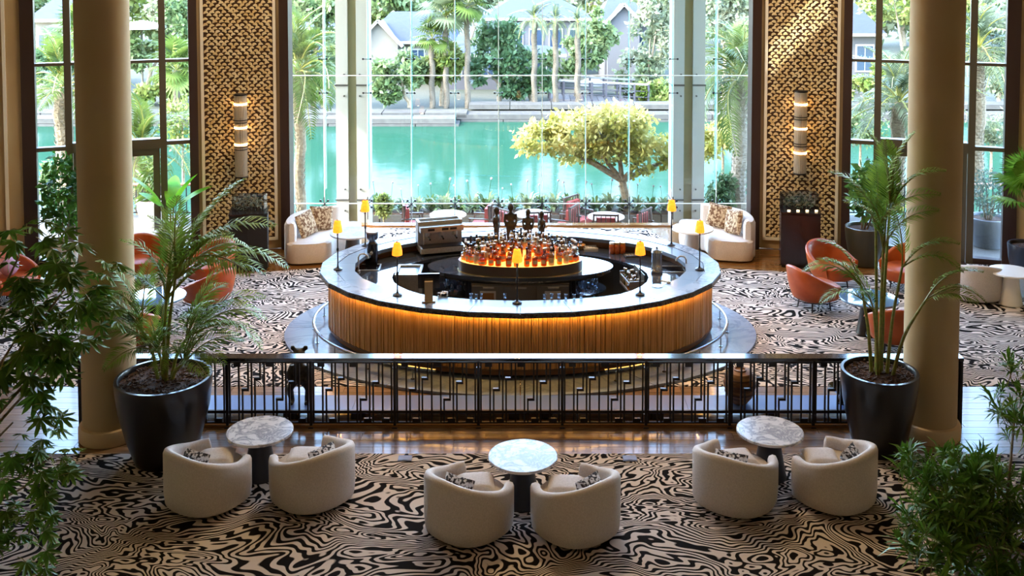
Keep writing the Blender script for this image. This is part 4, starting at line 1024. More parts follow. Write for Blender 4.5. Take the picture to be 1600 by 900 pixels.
def palm_plant(r, h, canes, fronds, lib, seed, keep_off=None):
    q = random.Random(seed); tops = []
    def hits(p, az, L):
        return keep_off and any(math.hypot(r.location.x + p.x + L*t*math.cos(R(az)) - keep_off[0], r.location.y + p.y + L*t*math.sin(R(az)) - keep_off[1]) < keep_off[2] for t in (.2, .4, .6, .8, 1))
    for i, (dx, dy, hh, lean) in enumerate(canes):
        a = q.uniform(0, 6.28)
        pts = [(dx, dy, h - .06), (dx*1.25 + lean*.3, dy*1.2, h + hh*.5), (dx*1.5 + lean, dy*1.4, h + hh)]
        M().tube([Vector(p) for p in spline3(pts, 8)], [.026 - .010*k/8 for k in range(9)], 8).part('cane', cane, r); tops.append(Vector(pts[-1]))
    for k, (ci, az, el, L, ty) in enumerate(fronds):
        p = tops[ci % len(tops)]
        if keep_off:
            azc = math.degrees(math.atan2(keep_off[1] - r.location.y, keep_off[0] - r.location.x)); sg = 1 if (az - azc) % 360 < 180 else -1
            for _ in range(14):
                if hits(p, az, L*1.15): az += 14*sg
        o = link('frond', lib[ty % len(lib)], r, p, rot=(q.uniform(-.3, .3), -R(el), R(az))); o.scale = (L, L, L)
def spline3(pts, n):
    o = []
    for i in range(n+1):
        t = i/n*(len(pts)-1); j = min(int(t), len(pts)-2); u = t - j
        p0, p1, p2, p3 = [Vector(pts[max(0, min(len(pts)-1, q))]) for q in (j-1, j, j+1, j+2)]
        o.append(.5*((2*p1) + (p2-p0)*u + (2*p0 - 5*p1 + 4*p2 - p3)*u*u + (3*p1 - p0 - 3*p2 + p3)*u**3))
    return o
# left big pot
r = potted('potted_palm', 'bushy feather palm in a big black pot before the left round column', 258, 716, .585, .36, 1.04, pot_black, group='big potted palms')
scatter_bark(r, .50, .995, 260, 1)
palm_plant(r, 1.04, [(0, 0, .95, .05), (.08, .05, .45, .15), (-.08, .03, .55, -.15), (.05, -.06, 1.25, .12), (-.03, .08, .25, -.05), (.1, 0, .15, .1)],
  [(0, 10, 55, 1.25, 0), (0, -15, 38, 1.35, 1), (0, 60, 65, 1.1, 2), (0, 150, 50, 1.0, 1), (0, 200, 25, .9, 0), (3, 20, 45, 1.45, 0), (3, -8, 22, 1.55, 1), (3, 95, 70, 1.0, 2), (3, 165, 60, .9, 1), (3, 335, 10, 1.3, 3), (3, 45, 5, 1.2, 3),
   (1, 5, 20, 1.15, 1), (1, -40, 35, .9, 0), (1, 40, 50, .95, 2), (1, 350, -5, 1.1, 3), (2, 170, 30, 1.0, 1), (2, 215, 15, .9, 3), (2, 130, 55, .9, 0), (2, 250, 30, .7, 1), (4, 190, 15, .85, 1), (4, 260, 20, .7, 0), (4, 320, 25, .75, 1), (4, 90, 50, .7, 2), (4, 230, 0, .8, 3), (4, 290, -5, .7, 3),
   (3, 355, 0, 1.5, 1), (0, 0, 15, 1.4, 3), (2, 185, 0, 1.0, 3), (2, 150, 20, 1.0, 1), (4, 205, 30, .8, 0), (1, 25, 5, 1.1, 3), (5, 310, 0, .8, 1), (4, 245, 40, .7, 2), (4, 200, 45, .75, 1), (4, 275, 50, .7, 0), (4, 310, 35, .75, 1), (5, 260, 25, .7, 1), (5, 20, 15, .85, 3), (5, 340, 45, .85, 1), (4, 180, 20, .8, 3), (2, 230, 45, .85, 1), (1, 300, 30, .85, 1), (1, 60, 30, .9, 1), (2, 195, 55, 1.0, 0), (5, 350, 50, .8, 0), (0, 110, 40, 1.1, 1), (5, 0, 30, .9, 1), (5, 330, 10, .8, 3), (5, 45, 40, .8, 0), (5, 280, 40, .6, 2)], IN_F, 2, (P(170, 683).x, P(170, 683).y + .05, .62))
# right big pot
r = potted('potted_palm', 'tall slender feather palm in a big black pot before the right round column', 1372, 702, .475, .30, 1.02, pot_black, group='big potted palms')
scatter_bark(r, .40, .975, 200, 2)
palm_plant(r, 1.02, [(0, 0, 1.55, .02), (.10, .02, 1.3, .12), (-.09, .03, 1.05, -.1), (.05, .09, 2.0, .06), (-.05, -.08, .8, -.05), (.15, -.05, .9, .3), (-.02, .06, 1.75, -.02)],
  [(0, 30, 60, .95, 0), (0, 150, 55, .9, 1), (0, 200, 40, .95, 1), (0, 350, 35, .9, 1), (1, 5, 25, .85, 1), (1, 40, 60, .9, 0), (1, -20, 5, .8, 3), (2, 175, 40, .85, 1), (2, 160, 10, .8, 3), (2, 210, 25, .8, 0), (3, 5, 65, 1.1, 0), (3, 20, 35, .95, 1), (3, 160, 65, 1.05, 0), (3, 190, 80, .9, 2), (3, 100, 75, .9, 2),
   (4, 190, 10, .8, 3), (4, 230, 30, .6, 1), (5, 350, 30, .9, 1), (5, 20, 10, .8, 3), (5, 320, 5, .7, 1), (6, 170, 45, 1.0, 1), (6, 60, 60, .9, 0), (6, 345, 30, 1.0, 1), (4, 130, 40, .7, 0)], IN_F, 3, (P(1454, 680).x, P(1454, 680).y + .05, .62))

# palmate leaf for the schefflera
def palmate(seed, n=8, l=.17):
    q = random.Random(seed); m = M()
    m.tube([(0, 0, 0), (.06, 0, .03), (.13, 0, .04)], .004, 4, mi=1)
    for i in range(n):
        a = R(-115 + 230*i/(n-1)); ll = l*(1 - .25*abs(a)/2)*q.uniform(.9, 1.1); w = ll*.13
        d = Vector((math.cos(a), math.sin(a), -.25 - .2*q.random())); s = Vector((-math.sin(a), math.cos(a), 0)); b = Vector((.13, 0, .04))
        m.add([b, b + d*ll*.4 + s*w + Vector((0, 0, .012)), b + d*ll*.75 + s*w*.8, b + d*ll, b + d*ll*.75 - s*w*.8, b + d*ll*.4 - s*w + Vector((0, 0, .012))], [(0, 1, 2, 3), (0, 3, 4, 5)])
    return m.mesh('leaf', [schef, cane])
LEAF = [palmate(i, 7 + i % 3) for i in range(4)]
q = random.Random(21)
tr = root('umbrella_tree', 'large dark green umbrella tree with fan-like leaves filling the left foreground', 'plant', (-5.7, 9.3, .006))
pot_lathe(.50, .34, .7).part('pot', pot_black, tr)
M().lathe([(.001, .66), (.44, .64)], 24, caps=False).part('soil', soil, tr)
def sch_cloud(tr, cx, cy, cz, rx, ry, rz, n, rt):
    M().tube(spline3([(0, 0, .6), (cx*.4, cy*.4, .6 + (cz-.6)*.5), (cx, cy, cz)], 8), [.03 - .022*k/8 for k in range(9)], 6).part('branch', bark, tr)
    for i in range(n):
        a, b = q.uniform(0, 6.28), q.uniform(-1, 1); k = q.uniform(.55, 1)**.5
        p = Vector((cx + rx*k*math.cos(a)*math.sqrt(1-b*b), cy + ry*k*math.sin(a)*math.sqrt(1-b*b), cz + rz*k*b))
        o = link('leaf', q.choice(LEAF), tr, p, rot=(q.uniform(-.5, .5), q.uniform(-.2, .9), math.atan2(p.y - cy, p.x - cx) + q.uniform(-.7, .7)))
        s = q.uniform(.75, 1.25)*rt; o.scale = (s, s, s)
L0 = tr.location
def tl(px, py, y): v = A(px, py, y); return (v.x - L0.x, v.y - L0.y, v.z - L0.z)
for (px, py, y, rx, rz, n, s) in ((30, 400, 9.4, .42, .30, 42, 1), (110, 440, 9.3, .33, .28, 34, .95), (25, 530, 9.2, .40, .28, 40, 1.1), (120, 510, 9.4, .32, .25, 30, .9), (20, 660, 9.0, .30, .25, 34, .8), (40, 760, 9.0, .28, .40, 46, .75), (5, 860, 8.9, .30, .30, 30, .8), (90, 560, 9.5, .28, .14, 16, 1.05), (80, 715, 9.3, .12, .12, 8, .9)):
    x, yy, z = tl(px, py, y); sch_cloud(tr, x, yy, z, rx, .35, rz, n, s)
# right foreground narrow-leaf plant
r = root('narrow_leaf_plant', 'dense dark green plant with long narrow leaves filling the right foreground corner', 'plant', (4.55, 9.6, .006))
pot_lathe(.45, .30, .6).part('pot', pot_black, r)
M().lathe([(.001, .56), (.39, .54)], 24, caps=False).part('soil', soil, r)
def whorl(seed, n=16, l=.22):
    q = random.Random(seed); m = M()
    for i in range(n):
        a = 6.28*i/n*1.6 + q.random(); el = q.uniform(.1, 1.2); ll = l*q.uniform(.7, 1.15); w = ll*.045 + .003
        h = Vector((math.cos(a)*math.cos(el), math.sin(a)*math.cos(el), math.sin(el))); s = Vector((-math.sin(a), math.cos(a), 0)); b = Vector((0, 0, .05*i/n))
        m.add([b, b + h*ll*.5 + s*w, b + h*ll*1.0 + Vector((0, 0, -ll*.28)), b + h*ll*.5 - s*w], [(0, 1, 2, 3)])
    m.tube([(0, 0, -.12), (0, 0, .05)], .004, 4, mi=1)
    return m.mesh('leaf_whorl', [podo, cane])
WH = [whorl(i) for i in range(4)]
q = random.Random(31); L0 = r.location
stems = ((1545, 790, 9.6, .44, .35, 70), (1480, 800, 9.4, .30, .32, 50), (1560, 860, 9.2, .45, .35, 60), (1445, 850, 9.2, .26, .28, 34), (1430, 740, 9.9, .20, .14, 16), (1510, 730, 9.9, .28, .16, 22), (1585, 660, 9.5, .16, .24, 14), (1590, 600, 9.5, .10, .14, 7))
for px, py, y, rx, rz, n in stems:
    x, yy, z = tl(px, py, y)
    M().tube(spline3([(0, 0, .5), (x*.4, yy*.4, .5 + (z-.5)*.5), (x, yy, z)], 8), [.022 - .016*k/8 for k in range(9)], 6).part('branch', bark, r)
    for i in range(n):
        a, b = q.uniform(0, 6.28), q.uniform(-1, 1); k = q.uniform(.3, 1)**.5
        p = Vector((x + rx*k*math.cos(a)*math.sqrt(1-b*b), yy + .32*k*math.sin(a)*math.sqrt(1-b*b), z + rz*k*b))
        o = link('leaf_whorl', q.choice(WH), r, p, rot=(q.uniform(-.5, .5), q.uniform(-.2, 1.1), math.atan2(p.y - yy, p.x - x)))
        s = q.uniform(.75, 1.2); o.scale = (s, s, s)

# smaller indoor plants near the windows
def banana_leaf(L, W, seed):
    q = random.Random(seed); m = M(); n = 10; vs = []
    for i in range(n+1):
        t = i/n; w = W*math.sin(math.pi*min(1, .06 + .94*t))**.6*(1 if t < 1 else 0); z = L*t; y = -.25*L*t*t
        vs += [(-w, y + .12*w, z), (0, y, z), (w, y + .12*w, z)]
    fs = [(3*i+j, 3*i+j+1, 3*i+j+4, 3*i+j+3) for i in range(n) for j in (0, 1)]
    m.add(vs, fs, 0, True); return m.mesh('leaf', leafmat('banana_leaf', '4f9a1c', '8fc63a', .45))
BL = [banana_leaf(.9, .17, 0), banana_leaf(.75, .15, 1)]
r = potted('banana_plant', 'bright green broad-leaved plant in a cream pot by the left window', 266, 408, .30, .22, .62, mat('cream_pot', 'd9d2c4', .5), group='plants by the left window')
for i, (a, l, s) in enumerate(((200, .25, 1.1), (350, .12, 1.15), (100, .5, .9), (300, .45, .85), (30, .65, .8), (160, .7, .75))):
    b = Vector((.06*math.cos(R(a)), .06*math.sin(R(a)), .55)); tp = b + Vector((.22*l*math.cos(R(a)), .22*l*math.sin(R(a)), .55))
    M().tube([b, tp], [.02, .012], 6).part('stalk', cane, r)
    o = link('leaf', BL[i % 2], r, tp, rot=(R(18 + 50*l), 0, R(a + 90))); o.scale = (s, s, s)
def bush(r, c, rad, n, size, mt, seed, aspect=.45, stems=5, h0=.5, name='foliage'):
    rs = np.random.RandomState(seed); d = rs.normal(size=(n, 3)); d /= np.linalg.norm(d, axis=1)[:, None]
    C = d * (rs.uniform(.25, 1, n)**.5)[:, None] * np.array(rad) + np.array(c)
    quads(name, leaf_quads(C, rs, size, aspect), mt, r, kind='stuff')
    for i in range(stems):
        t = 6.28*i/stems
        M().tube([(.06*math.cos(t), .06*math.sin(t), h0 - .05), (c[0] + rad[0]*.45*math.cos(t), c[1] + rad[1]*.45*math.sin(t), c[2])], [.014, .006], 5).part('stem', bark, r)
r = potted('ficus_plant', 'dark leafy plant in a pale pot before the far left window pane', 100, 418, .30, .22, .55, mat('white_pot', 'dedcd8', .4), group='plants by the left window')
bush(r, (0, 0, 1.45), (.40, .35, .85), 900, .14, leafmat('ficus_leaf', '1f4a1e', '5a8f35', .3), 3, .5)
r = potted('leafy_plant', 'dark plant in an olive-grey pot behind the right palm, by the right window', 1350, 412, .38, .26, .75, mat('olive_pot', '45463c', .45), group='plants by the right window')
bush(r, (.15, 0, 1.5), (.45, .4, .6), 500, .20, leafmat('broad_leaf', '2f5a28', '6d9a4a', .3), 4, .5, 6, .75)
FAN = None
def fan_mesh(seed, l=.55, n=22):
    q = random.Random(seed); m = M(); m.tube([(0, 0, 0), (.25, 0, .12), (.5, 0, .16)], .009, 5, mi=1)
    for i in range(n):
        a = R(-150 + 300*i/(n-1)); ll = l*(1 - .18*abs(a)/2.6)*q.uniform(.92, 1.05); d = Vector((math.cos(a), math.sin(a), .1)); s = Vector((-math.sin(a), math.cos(a), 0)); b = Vector((.5, 0, .16))
        w = ll*.062
        m.add([b, b + d*ll*.55 + s*w, b + d*ll - Vector((0, 0, ll*.30)), b + d*ll*.55 - s*w], [(0, 1, 2, 3)])
    return m
FAN = fan_mesh(1).mesh('fan_leaf', [leafmat('fan_leaf_indoor', '3d6f1a', '86ae3c', .4), cane]); FANO = fan_mesh(2).mesh('fan_leaf', [palm_out, cane]); FANG = fan_mesh(3).mesh('fan_leaf', [palm_blue, cane])
r = potted('fan_palm', 'fan palm in a dark blue pot at the right edge beside the outer window frame', 1603, 440, .34, .22, .72, mat('navy_pot', '252a38', .3), group='plants by the right window')
for i in range(16):
    o = link('fan_leaf', FAN, r, (0, 0, 1.35 + .4*(i % 4)/4), rot=(0, -R(10 + 22*(i % 4)), R(i*137.5))); o.scale = (.9,)*3
M().tube([(0, 0, .65), (.02, 0, 1.75)], [.05, .03], 8).part('trunk', bark, r)

# ------------------------------------------------------------------ outside: terrace, lake, far shore
ZTR, ZLK = -1.05, -2.0
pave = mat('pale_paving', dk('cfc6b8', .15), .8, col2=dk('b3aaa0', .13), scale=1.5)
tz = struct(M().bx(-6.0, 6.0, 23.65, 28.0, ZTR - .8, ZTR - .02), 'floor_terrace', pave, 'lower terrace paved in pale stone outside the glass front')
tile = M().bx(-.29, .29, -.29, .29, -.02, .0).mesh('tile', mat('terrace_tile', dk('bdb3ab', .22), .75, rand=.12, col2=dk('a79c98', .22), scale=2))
for i in range(-9, 9):
    for j in range(6): link('tile', tile, tz, (i*.6 + .3, 24.4 + j*.6, ZTR))
for s, nm in ((-1, 'left'), (1, 'right')):
    st = struct(M().prism([(s*5.5, 23.6), (s*5.5, 24.6), (s*14, 24.6), (s*14, 19.6), (s*9.85, 20.75), (s*6.7, 21.75), (s*5.4, 22.1)][::(1 if s < 0 else -1)], -1.9, -.06), 'floor_terrace_' + nm, pave, 'upper side terrace outside the %s window' % nm)
    br = root('balustrade', 'dark metal balustrade with round handrail along the %s terrace edge' % nm, 'balustrade', (s*9.7, 24.4, -.06), 0, 'terrace balustrades')
    M().tube([(-4.1, 0, .78), (4.1, 0, .78)], .035, 8).part('handrail', mat('handrail_wood', '8c6a55', .5), br)
    M().bx(-4.1, 4.1, -.015, .015, .10, .13).part('bottom_rail', black_metal, br)
    bm_ = M().bx(-.011, .011, -.011, .011, .13, .76).mesh('baluster', black_metal)
    for i in range(56): link('baluster', bm_, br, (-4.07 + .148*i, 0, 0))
    for x in (-4.1, -2.05, 0, 2.05, 4.1): M().bx(x - .025, x + .025, -.025, .025, 0, .8).part('post', black_metal, br)

def water_material():
    m = bpy.data.materials.new('lake_water'); m.use_nodes = True; N, L = m.node_tree.nodes, m.node_tree.links
    N.remove(N['Principled BSDF']); b = N.new('ShaderNodeBsdfDiffuse'); b.inputs[0].default_value = lin('1d3b2d')
    g = N.new('ShaderNodeBsdfGlossy'); g.inputs['Roughness'].default_value = .12
    lw = N.new('ShaderNodeLayerWeight'); pw = N.new('ShaderNodeMath'); pw.operation = 'POWER'; pw.inputs[1].default_value = 4; L.new(lw.outputs['Facing'], pw.inputs[0])
    ml = N.new('ShaderNodeMath'); ml.operation = 'MULTIPLY'; ml.inputs[1].default_value = .28; L.new(pw.outputs[0], ml.inputs[0])
    mx = N.new('ShaderNodeMixShader'); L.new(ml.outputs[0], mx.inputs[0]); L.new(b.outputs[0], mx.inputs[1]); L.new(g.outputs[0], mx.inputs[2]); L.new(mx.outputs[0], N['Material Output'].inputs[0])
    tc = N.new('ShaderNodeTexCoord'); n = N.new('ShaderNodeTexNoise'); n.inputs['Scale'].default_value = 1.6; n.inputs['Detail'].default_value = 3
    L.new(tc.outputs['Object'], n.inputs['Vector']); bp = N.new('ShaderNodeBump'); bp.inputs['Strength'].default_value = .12; bp.inputs['Distance'].default_value = .05
    L.new(n.outputs['Fac'], bp.inputs['Height']); L.new(bp.outputs[0], g.inputs['Normal']); return m
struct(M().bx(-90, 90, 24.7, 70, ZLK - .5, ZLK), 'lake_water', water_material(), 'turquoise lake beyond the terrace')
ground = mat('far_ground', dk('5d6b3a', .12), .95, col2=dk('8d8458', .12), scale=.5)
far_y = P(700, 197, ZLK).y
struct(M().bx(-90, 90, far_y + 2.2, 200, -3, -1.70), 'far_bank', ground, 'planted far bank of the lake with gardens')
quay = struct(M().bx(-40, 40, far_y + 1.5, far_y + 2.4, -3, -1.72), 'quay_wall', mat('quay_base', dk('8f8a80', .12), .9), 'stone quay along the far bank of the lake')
sm_ = M().bx(-.98, .98, -.55, .55, -.22, .0).mesh('stone', mat('quay_stone', dk('bdb4a4', .11), .85, rand=.15, col2=dk('9a9184', .11), scale=2, bump=.3))
for i in range(-12, 13):
    x = i*2.0
    d = 0 if x < -2.4 else 1.2
    link('stone', sm_, quay, (x, far_y + .5 + d, ZLK + .34)); link('stone', sm_, quay, (x + .5, far_y + 1.7 + d, ZLK + (.42 if d == 0 else .62))); link('stone', sm_, quay, (x + .2, far_y + .45 + d, ZLK + .10))

# terrace furniture
tw = mat('teak_dark', '3d2a22', .5); redc = mat('coral_cushion', dk('c9544a', 0.6), .85, col2=dk('b3433d', 0.6), scale=5); wht = mat('white_cushion', 'e9ddd6', .9)
def terrace_chair_parts(t):
    for x in (-.26, .26):
        for y in (-.24, .24): M().bar((x, y, 0), (x, y + (.06 if y < 0 else 0), .62 if y > 0 else .92), .035).part('leg', tw, t)
        M().bar((x, -.26, .62), (x, .26, .62), .05, .025).part('arm', tw, t)
    M().bx(-.26, .26, -.24, .24, .34, .38).part('seat_frame', tw, t); M().bx(-.24, .24, -.20, .25, .38, .47).part('seat_cushion', redc, t)
    M().bar((-.26, -.21, .90), (.26, -.21, .90), .035).part('back_rail', tw, t)
    m = M()
    for k in range(5): m.bar((-.2 + .1*k, -.21, .40), (-.2 + .1*k, -.20, .88), .018)
    m.part('back_slats', tw, t)
    M().bx(-.20, -.01, -.17, -.08, .47, .83).part('back_cushion', redc, t); M().bx(.01, .20, -.17, -.08, .47, .83).part('back_cushion', wht if False else redc, t)
tops = []
for px, py, lab in ((700, 335, 'left'), (833, 334, 'middle'), (947, 338, 'right')):
    p = P(px, py, ZTR + .72); t = root('terrace_table', 'round white terrace table outside the glass, %s of three' % lab, 'table', (p.x, p.y, ZTR), 0, 'terrace tables')
    M().lathe([(.44, .69), (.455, .70), (.455, .72), (.44, .728)], 40).part('table_top', mat('terrace_table_top', 'b9b2ab', .5), t); M().lathe([(.22, 0), (.22, .03), (.04, .06), (.04, .69)], 16).part('pedestal', black_metal, t)
    tops.append(p)
proto = None
CH = [(0, 190, 'coral-cushioned terrace chair left of the left terrace table'), (0, 350, 'coral-cushioned terrace chair right of the left terrace table'), (1, 225, 'coral-cushioned terrace chair front left of the middle terrace table, behind the bronze figures'), (1, 276, 'coral-cushioned terrace chair front of the middle terrace table, behind the right bronze figure'),
      (1, 335, 'coral-cushioned terrace chair right of the middle terrace table'), (2, 140, 'coral-cushioned terrace chair left of the right terrace table'), (2, 265, 'coral-cushioned terrace chair at the front of the right terrace table'), (2, 325, 'coral-cushioned terrace chair right of the right terrace table')]
for k, (ti, a, lab) in enumerate(CH):
    p = tops[ti]; x, y = p.x + 0.88*math.cos(R(a)), p.y + 0.88*math.sin(R(a)); rz = R(a) + math.pi/2
    if proto is None:
        proto = root('terrace_chair', lab, 'chair', (x, y, ZTR), rz, 'terrace chairs'); terrace_chair_parts(proto); proto.scale = (1.1, 1.1, 1.15)
    else: dup(proto, (x, y, ZTR), rz, lab)
# planter with strappy plants
py_ = P(813, 338, ZTR + .35).y
pl_ = root('stone_planter', 'long low stone planter along the lake edge of the terrace', 'planter', (0, py_ + .35, ZTR - .02))
for i in range(9): M().bx(-4.7 + 1.045*i + .01, -3.66 + 1.045*i - .01, -.35, .35, 0, .40).part('stone_block', mat('planter_stone', dk('9b978f', .22), .85, rand=.1), pl_)
M().bx(-4.68, 4.68, -.30, .30, .40, .42).part('soil', soil, pl_)
gp = [leafmat('strap_leaf', dk('3f6a2a', .4), dk('8fae5a', .4), .35), leafmat('strap_leaf_pale', dk('7f9a5a', .4), dk('d0d8a4', .4), .35)]
def strappy(seed, n=64, l=.62):
    q = random.Random(seed); m = M()
    for i in range(n):
        a = q.uniform(0, 6.28); ll = l*q.uniform(.6, 1.1); el = q.uniform(.4, 1.3); d = Vector((math.cos(a)*math.cos(el), math.sin(a)*math.cos(el), math.sin(el))); s = Vector((-math.sin(a), math.cos(a), 0))*.028
        m.add([Vector((0, 0, 0)) - s, d*ll*.6 - s, d*ll + Vector((0, 0, -ll*.3)), d*ll*.6 + s, s], [(0, 1, 2, 3, 4)])
    for i in range(1):
        a = q.uniform(0, 6.28); h = Vector((.12*math.cos(a), .12*math.sin(a), l*1.15)); m.tube([(0, 0, 0), h], .006, 4); m.ball(h, .03, 6, mi=1)
    return m.mesh('strap_plant', [gp[seed % 2], mat('pale_flower', dk('e6dfe4', .35), .7)])
SP = [strappy(i) for i in range(4)]
rq = random.Random(8)
for i in range(26):
    o = link('strap_plant', SP[i % 4], None, (-4.5 + 9*i/25, py_ + .35 + rq.uniform(-.15, .15), ZTR + .39), rq.uniform(0, 6)); s = rq.uniform(.85, 1.25); o.scale = (s, s, s)
    tag(o, ORD[i] + ' strappy flowering plant from the left in the stone planter by the lake', 'plant', 'plants in the lake planter')

# trees
def crown(r, blobs, n, size, mt, seed, aspect=.55, clump=26, spread=.30):
    rs = np.random.RandomState(seed); w = np.array([b[3]*b[4]*b[5] for b in blobs]); w = w/w.sum(); Cs = []
    for b, k in zip(blobs, w):
        nc = max(4, int(clump*k*len(blobs)**.5)); d = rs.normal(size=(nc, 3)); d /= np.linalg.norm(d, axis=1)[:, None]
        cc = d*(rs.uniform(.5, 1, nc)**.5)[:, None]*np.array(b[3:6])*.85 + np.array(b[:3])
        m = int(n*k); pick = rs.randint(0, nc, m); g = rs.normal(size=(m, 3)); g /= np.linalg.norm(g, axis=1)[:, None]
        Cs.append(cc[pick] + g*(rs.uniform(0, 1, m)**.45)[:, None]*spread*np.array(b[3:6]))
    quads('foliage', leaf_quads(np.concatenate(Cs), rs, size, aspect, .5), mt, r, kind='stuff')
def tree(px, py, z0, blobs_px, y, n, size, mt, label, seed, tr=.12, group='trees across the lake', name='leafy_tree', brk=bark, **kw):
    b = A(px, py, y); b.z = z0
    r = root(name, label, 'tree', b, 0, group); bl = []
    for (bx_, by_, wx, wz) in blobs_px:
        c = A(bx_, by_, y) - b; sc = (y + .3)/F_PX; bl.append((c.x, rnd.uniform(-.3, .3), c.z, wx*sc, wx*sc*.8, wz*sc))
    crown(r, bl, n, size, mt, seed, **kw)
    top = Vector((sum(q[0] for q in bl)/len(bl), 0, min(q[2] for q in bl)))
    fork = Vector((top.x*.3, 0, max(.3, top.z*.55)))
    M().tube([(0, 0, -.1), (.0, 0, fork.z*.5), fork], [tr, tr*.85, tr*.75], 8).part('trunk', brk, r)
    for q in bl: M().tube(spline3([fork, fork.lerp(Vector(q[:3]), .5) + Vector((0, 0, .05)), Vector(q[:3])], 5), [tr*.6 - tr*.45*k/5 for k in range(6)], 6).part('branch', brk, r)
    return r
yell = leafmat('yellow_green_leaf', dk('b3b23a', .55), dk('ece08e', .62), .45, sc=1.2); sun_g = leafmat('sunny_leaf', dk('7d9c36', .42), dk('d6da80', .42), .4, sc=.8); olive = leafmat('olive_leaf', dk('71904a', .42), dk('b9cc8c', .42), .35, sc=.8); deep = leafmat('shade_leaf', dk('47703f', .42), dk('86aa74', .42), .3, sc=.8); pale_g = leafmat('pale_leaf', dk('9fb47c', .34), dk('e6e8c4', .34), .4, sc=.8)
tree(978, 332, ZTR + .3, [(850, 215, 48, 26), (905, 205, 55, 35), (965, 215, 60, 42), (1015, 235, 40, 40), (960, 185, 55, 25), (1110, 225, 38, 26), (900, 240, 45, 22)], 27.3, 9000, .15, yell, 'sunlit yellow-green spreading tree by the lake, before the right steel column', 1, .14, 'trees on the near shore', clump=70, spread=.42)
# far shore trees
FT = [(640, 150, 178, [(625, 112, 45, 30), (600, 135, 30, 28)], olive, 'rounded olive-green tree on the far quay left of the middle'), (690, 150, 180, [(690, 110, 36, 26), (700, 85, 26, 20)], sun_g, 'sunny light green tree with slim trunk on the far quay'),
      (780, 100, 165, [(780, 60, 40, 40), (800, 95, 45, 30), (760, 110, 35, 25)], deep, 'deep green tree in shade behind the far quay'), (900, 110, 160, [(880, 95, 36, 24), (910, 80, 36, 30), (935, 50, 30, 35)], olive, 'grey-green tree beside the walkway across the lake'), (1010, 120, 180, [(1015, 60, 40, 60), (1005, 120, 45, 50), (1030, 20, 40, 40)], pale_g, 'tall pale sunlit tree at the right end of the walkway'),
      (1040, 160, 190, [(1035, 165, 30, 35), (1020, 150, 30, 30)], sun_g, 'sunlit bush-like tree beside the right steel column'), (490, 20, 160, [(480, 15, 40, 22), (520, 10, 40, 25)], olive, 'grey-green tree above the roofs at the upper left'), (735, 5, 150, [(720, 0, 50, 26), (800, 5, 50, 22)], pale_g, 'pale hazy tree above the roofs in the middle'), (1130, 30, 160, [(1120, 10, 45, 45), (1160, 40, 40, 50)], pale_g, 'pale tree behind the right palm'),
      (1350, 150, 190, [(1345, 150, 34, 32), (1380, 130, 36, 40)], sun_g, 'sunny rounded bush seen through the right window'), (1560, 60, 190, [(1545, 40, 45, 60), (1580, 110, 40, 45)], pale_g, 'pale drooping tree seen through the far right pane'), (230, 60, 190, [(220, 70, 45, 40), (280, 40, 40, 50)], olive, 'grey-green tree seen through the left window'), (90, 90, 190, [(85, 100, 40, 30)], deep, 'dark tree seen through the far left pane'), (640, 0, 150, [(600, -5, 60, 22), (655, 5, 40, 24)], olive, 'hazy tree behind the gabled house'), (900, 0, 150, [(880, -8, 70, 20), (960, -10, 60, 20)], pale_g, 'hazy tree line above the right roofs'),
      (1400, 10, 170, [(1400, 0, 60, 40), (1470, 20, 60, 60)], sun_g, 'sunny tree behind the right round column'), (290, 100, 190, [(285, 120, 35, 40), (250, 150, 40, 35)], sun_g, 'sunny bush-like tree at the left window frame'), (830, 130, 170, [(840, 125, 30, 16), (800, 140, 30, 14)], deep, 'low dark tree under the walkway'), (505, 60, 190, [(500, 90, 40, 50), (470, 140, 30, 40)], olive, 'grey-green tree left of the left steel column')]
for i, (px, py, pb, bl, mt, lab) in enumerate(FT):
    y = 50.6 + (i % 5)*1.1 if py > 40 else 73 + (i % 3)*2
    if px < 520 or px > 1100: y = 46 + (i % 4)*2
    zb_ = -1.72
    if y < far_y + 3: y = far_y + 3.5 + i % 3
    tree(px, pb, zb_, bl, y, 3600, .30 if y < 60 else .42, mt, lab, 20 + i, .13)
# hedge-like backdrop trees so that the view ends in foliage
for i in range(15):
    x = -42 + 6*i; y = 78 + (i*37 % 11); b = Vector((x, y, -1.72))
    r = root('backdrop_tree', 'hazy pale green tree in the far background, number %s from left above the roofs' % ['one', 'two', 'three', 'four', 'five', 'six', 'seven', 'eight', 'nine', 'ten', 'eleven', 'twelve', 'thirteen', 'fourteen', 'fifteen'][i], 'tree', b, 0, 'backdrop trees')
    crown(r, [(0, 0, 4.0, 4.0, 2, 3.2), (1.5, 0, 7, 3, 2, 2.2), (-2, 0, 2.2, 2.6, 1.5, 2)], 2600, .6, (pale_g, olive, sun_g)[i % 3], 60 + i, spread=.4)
    M().tube([(0, 0, 0), (0, 0, 4)], [.25, .15], 7).part('trunk', bark, r)
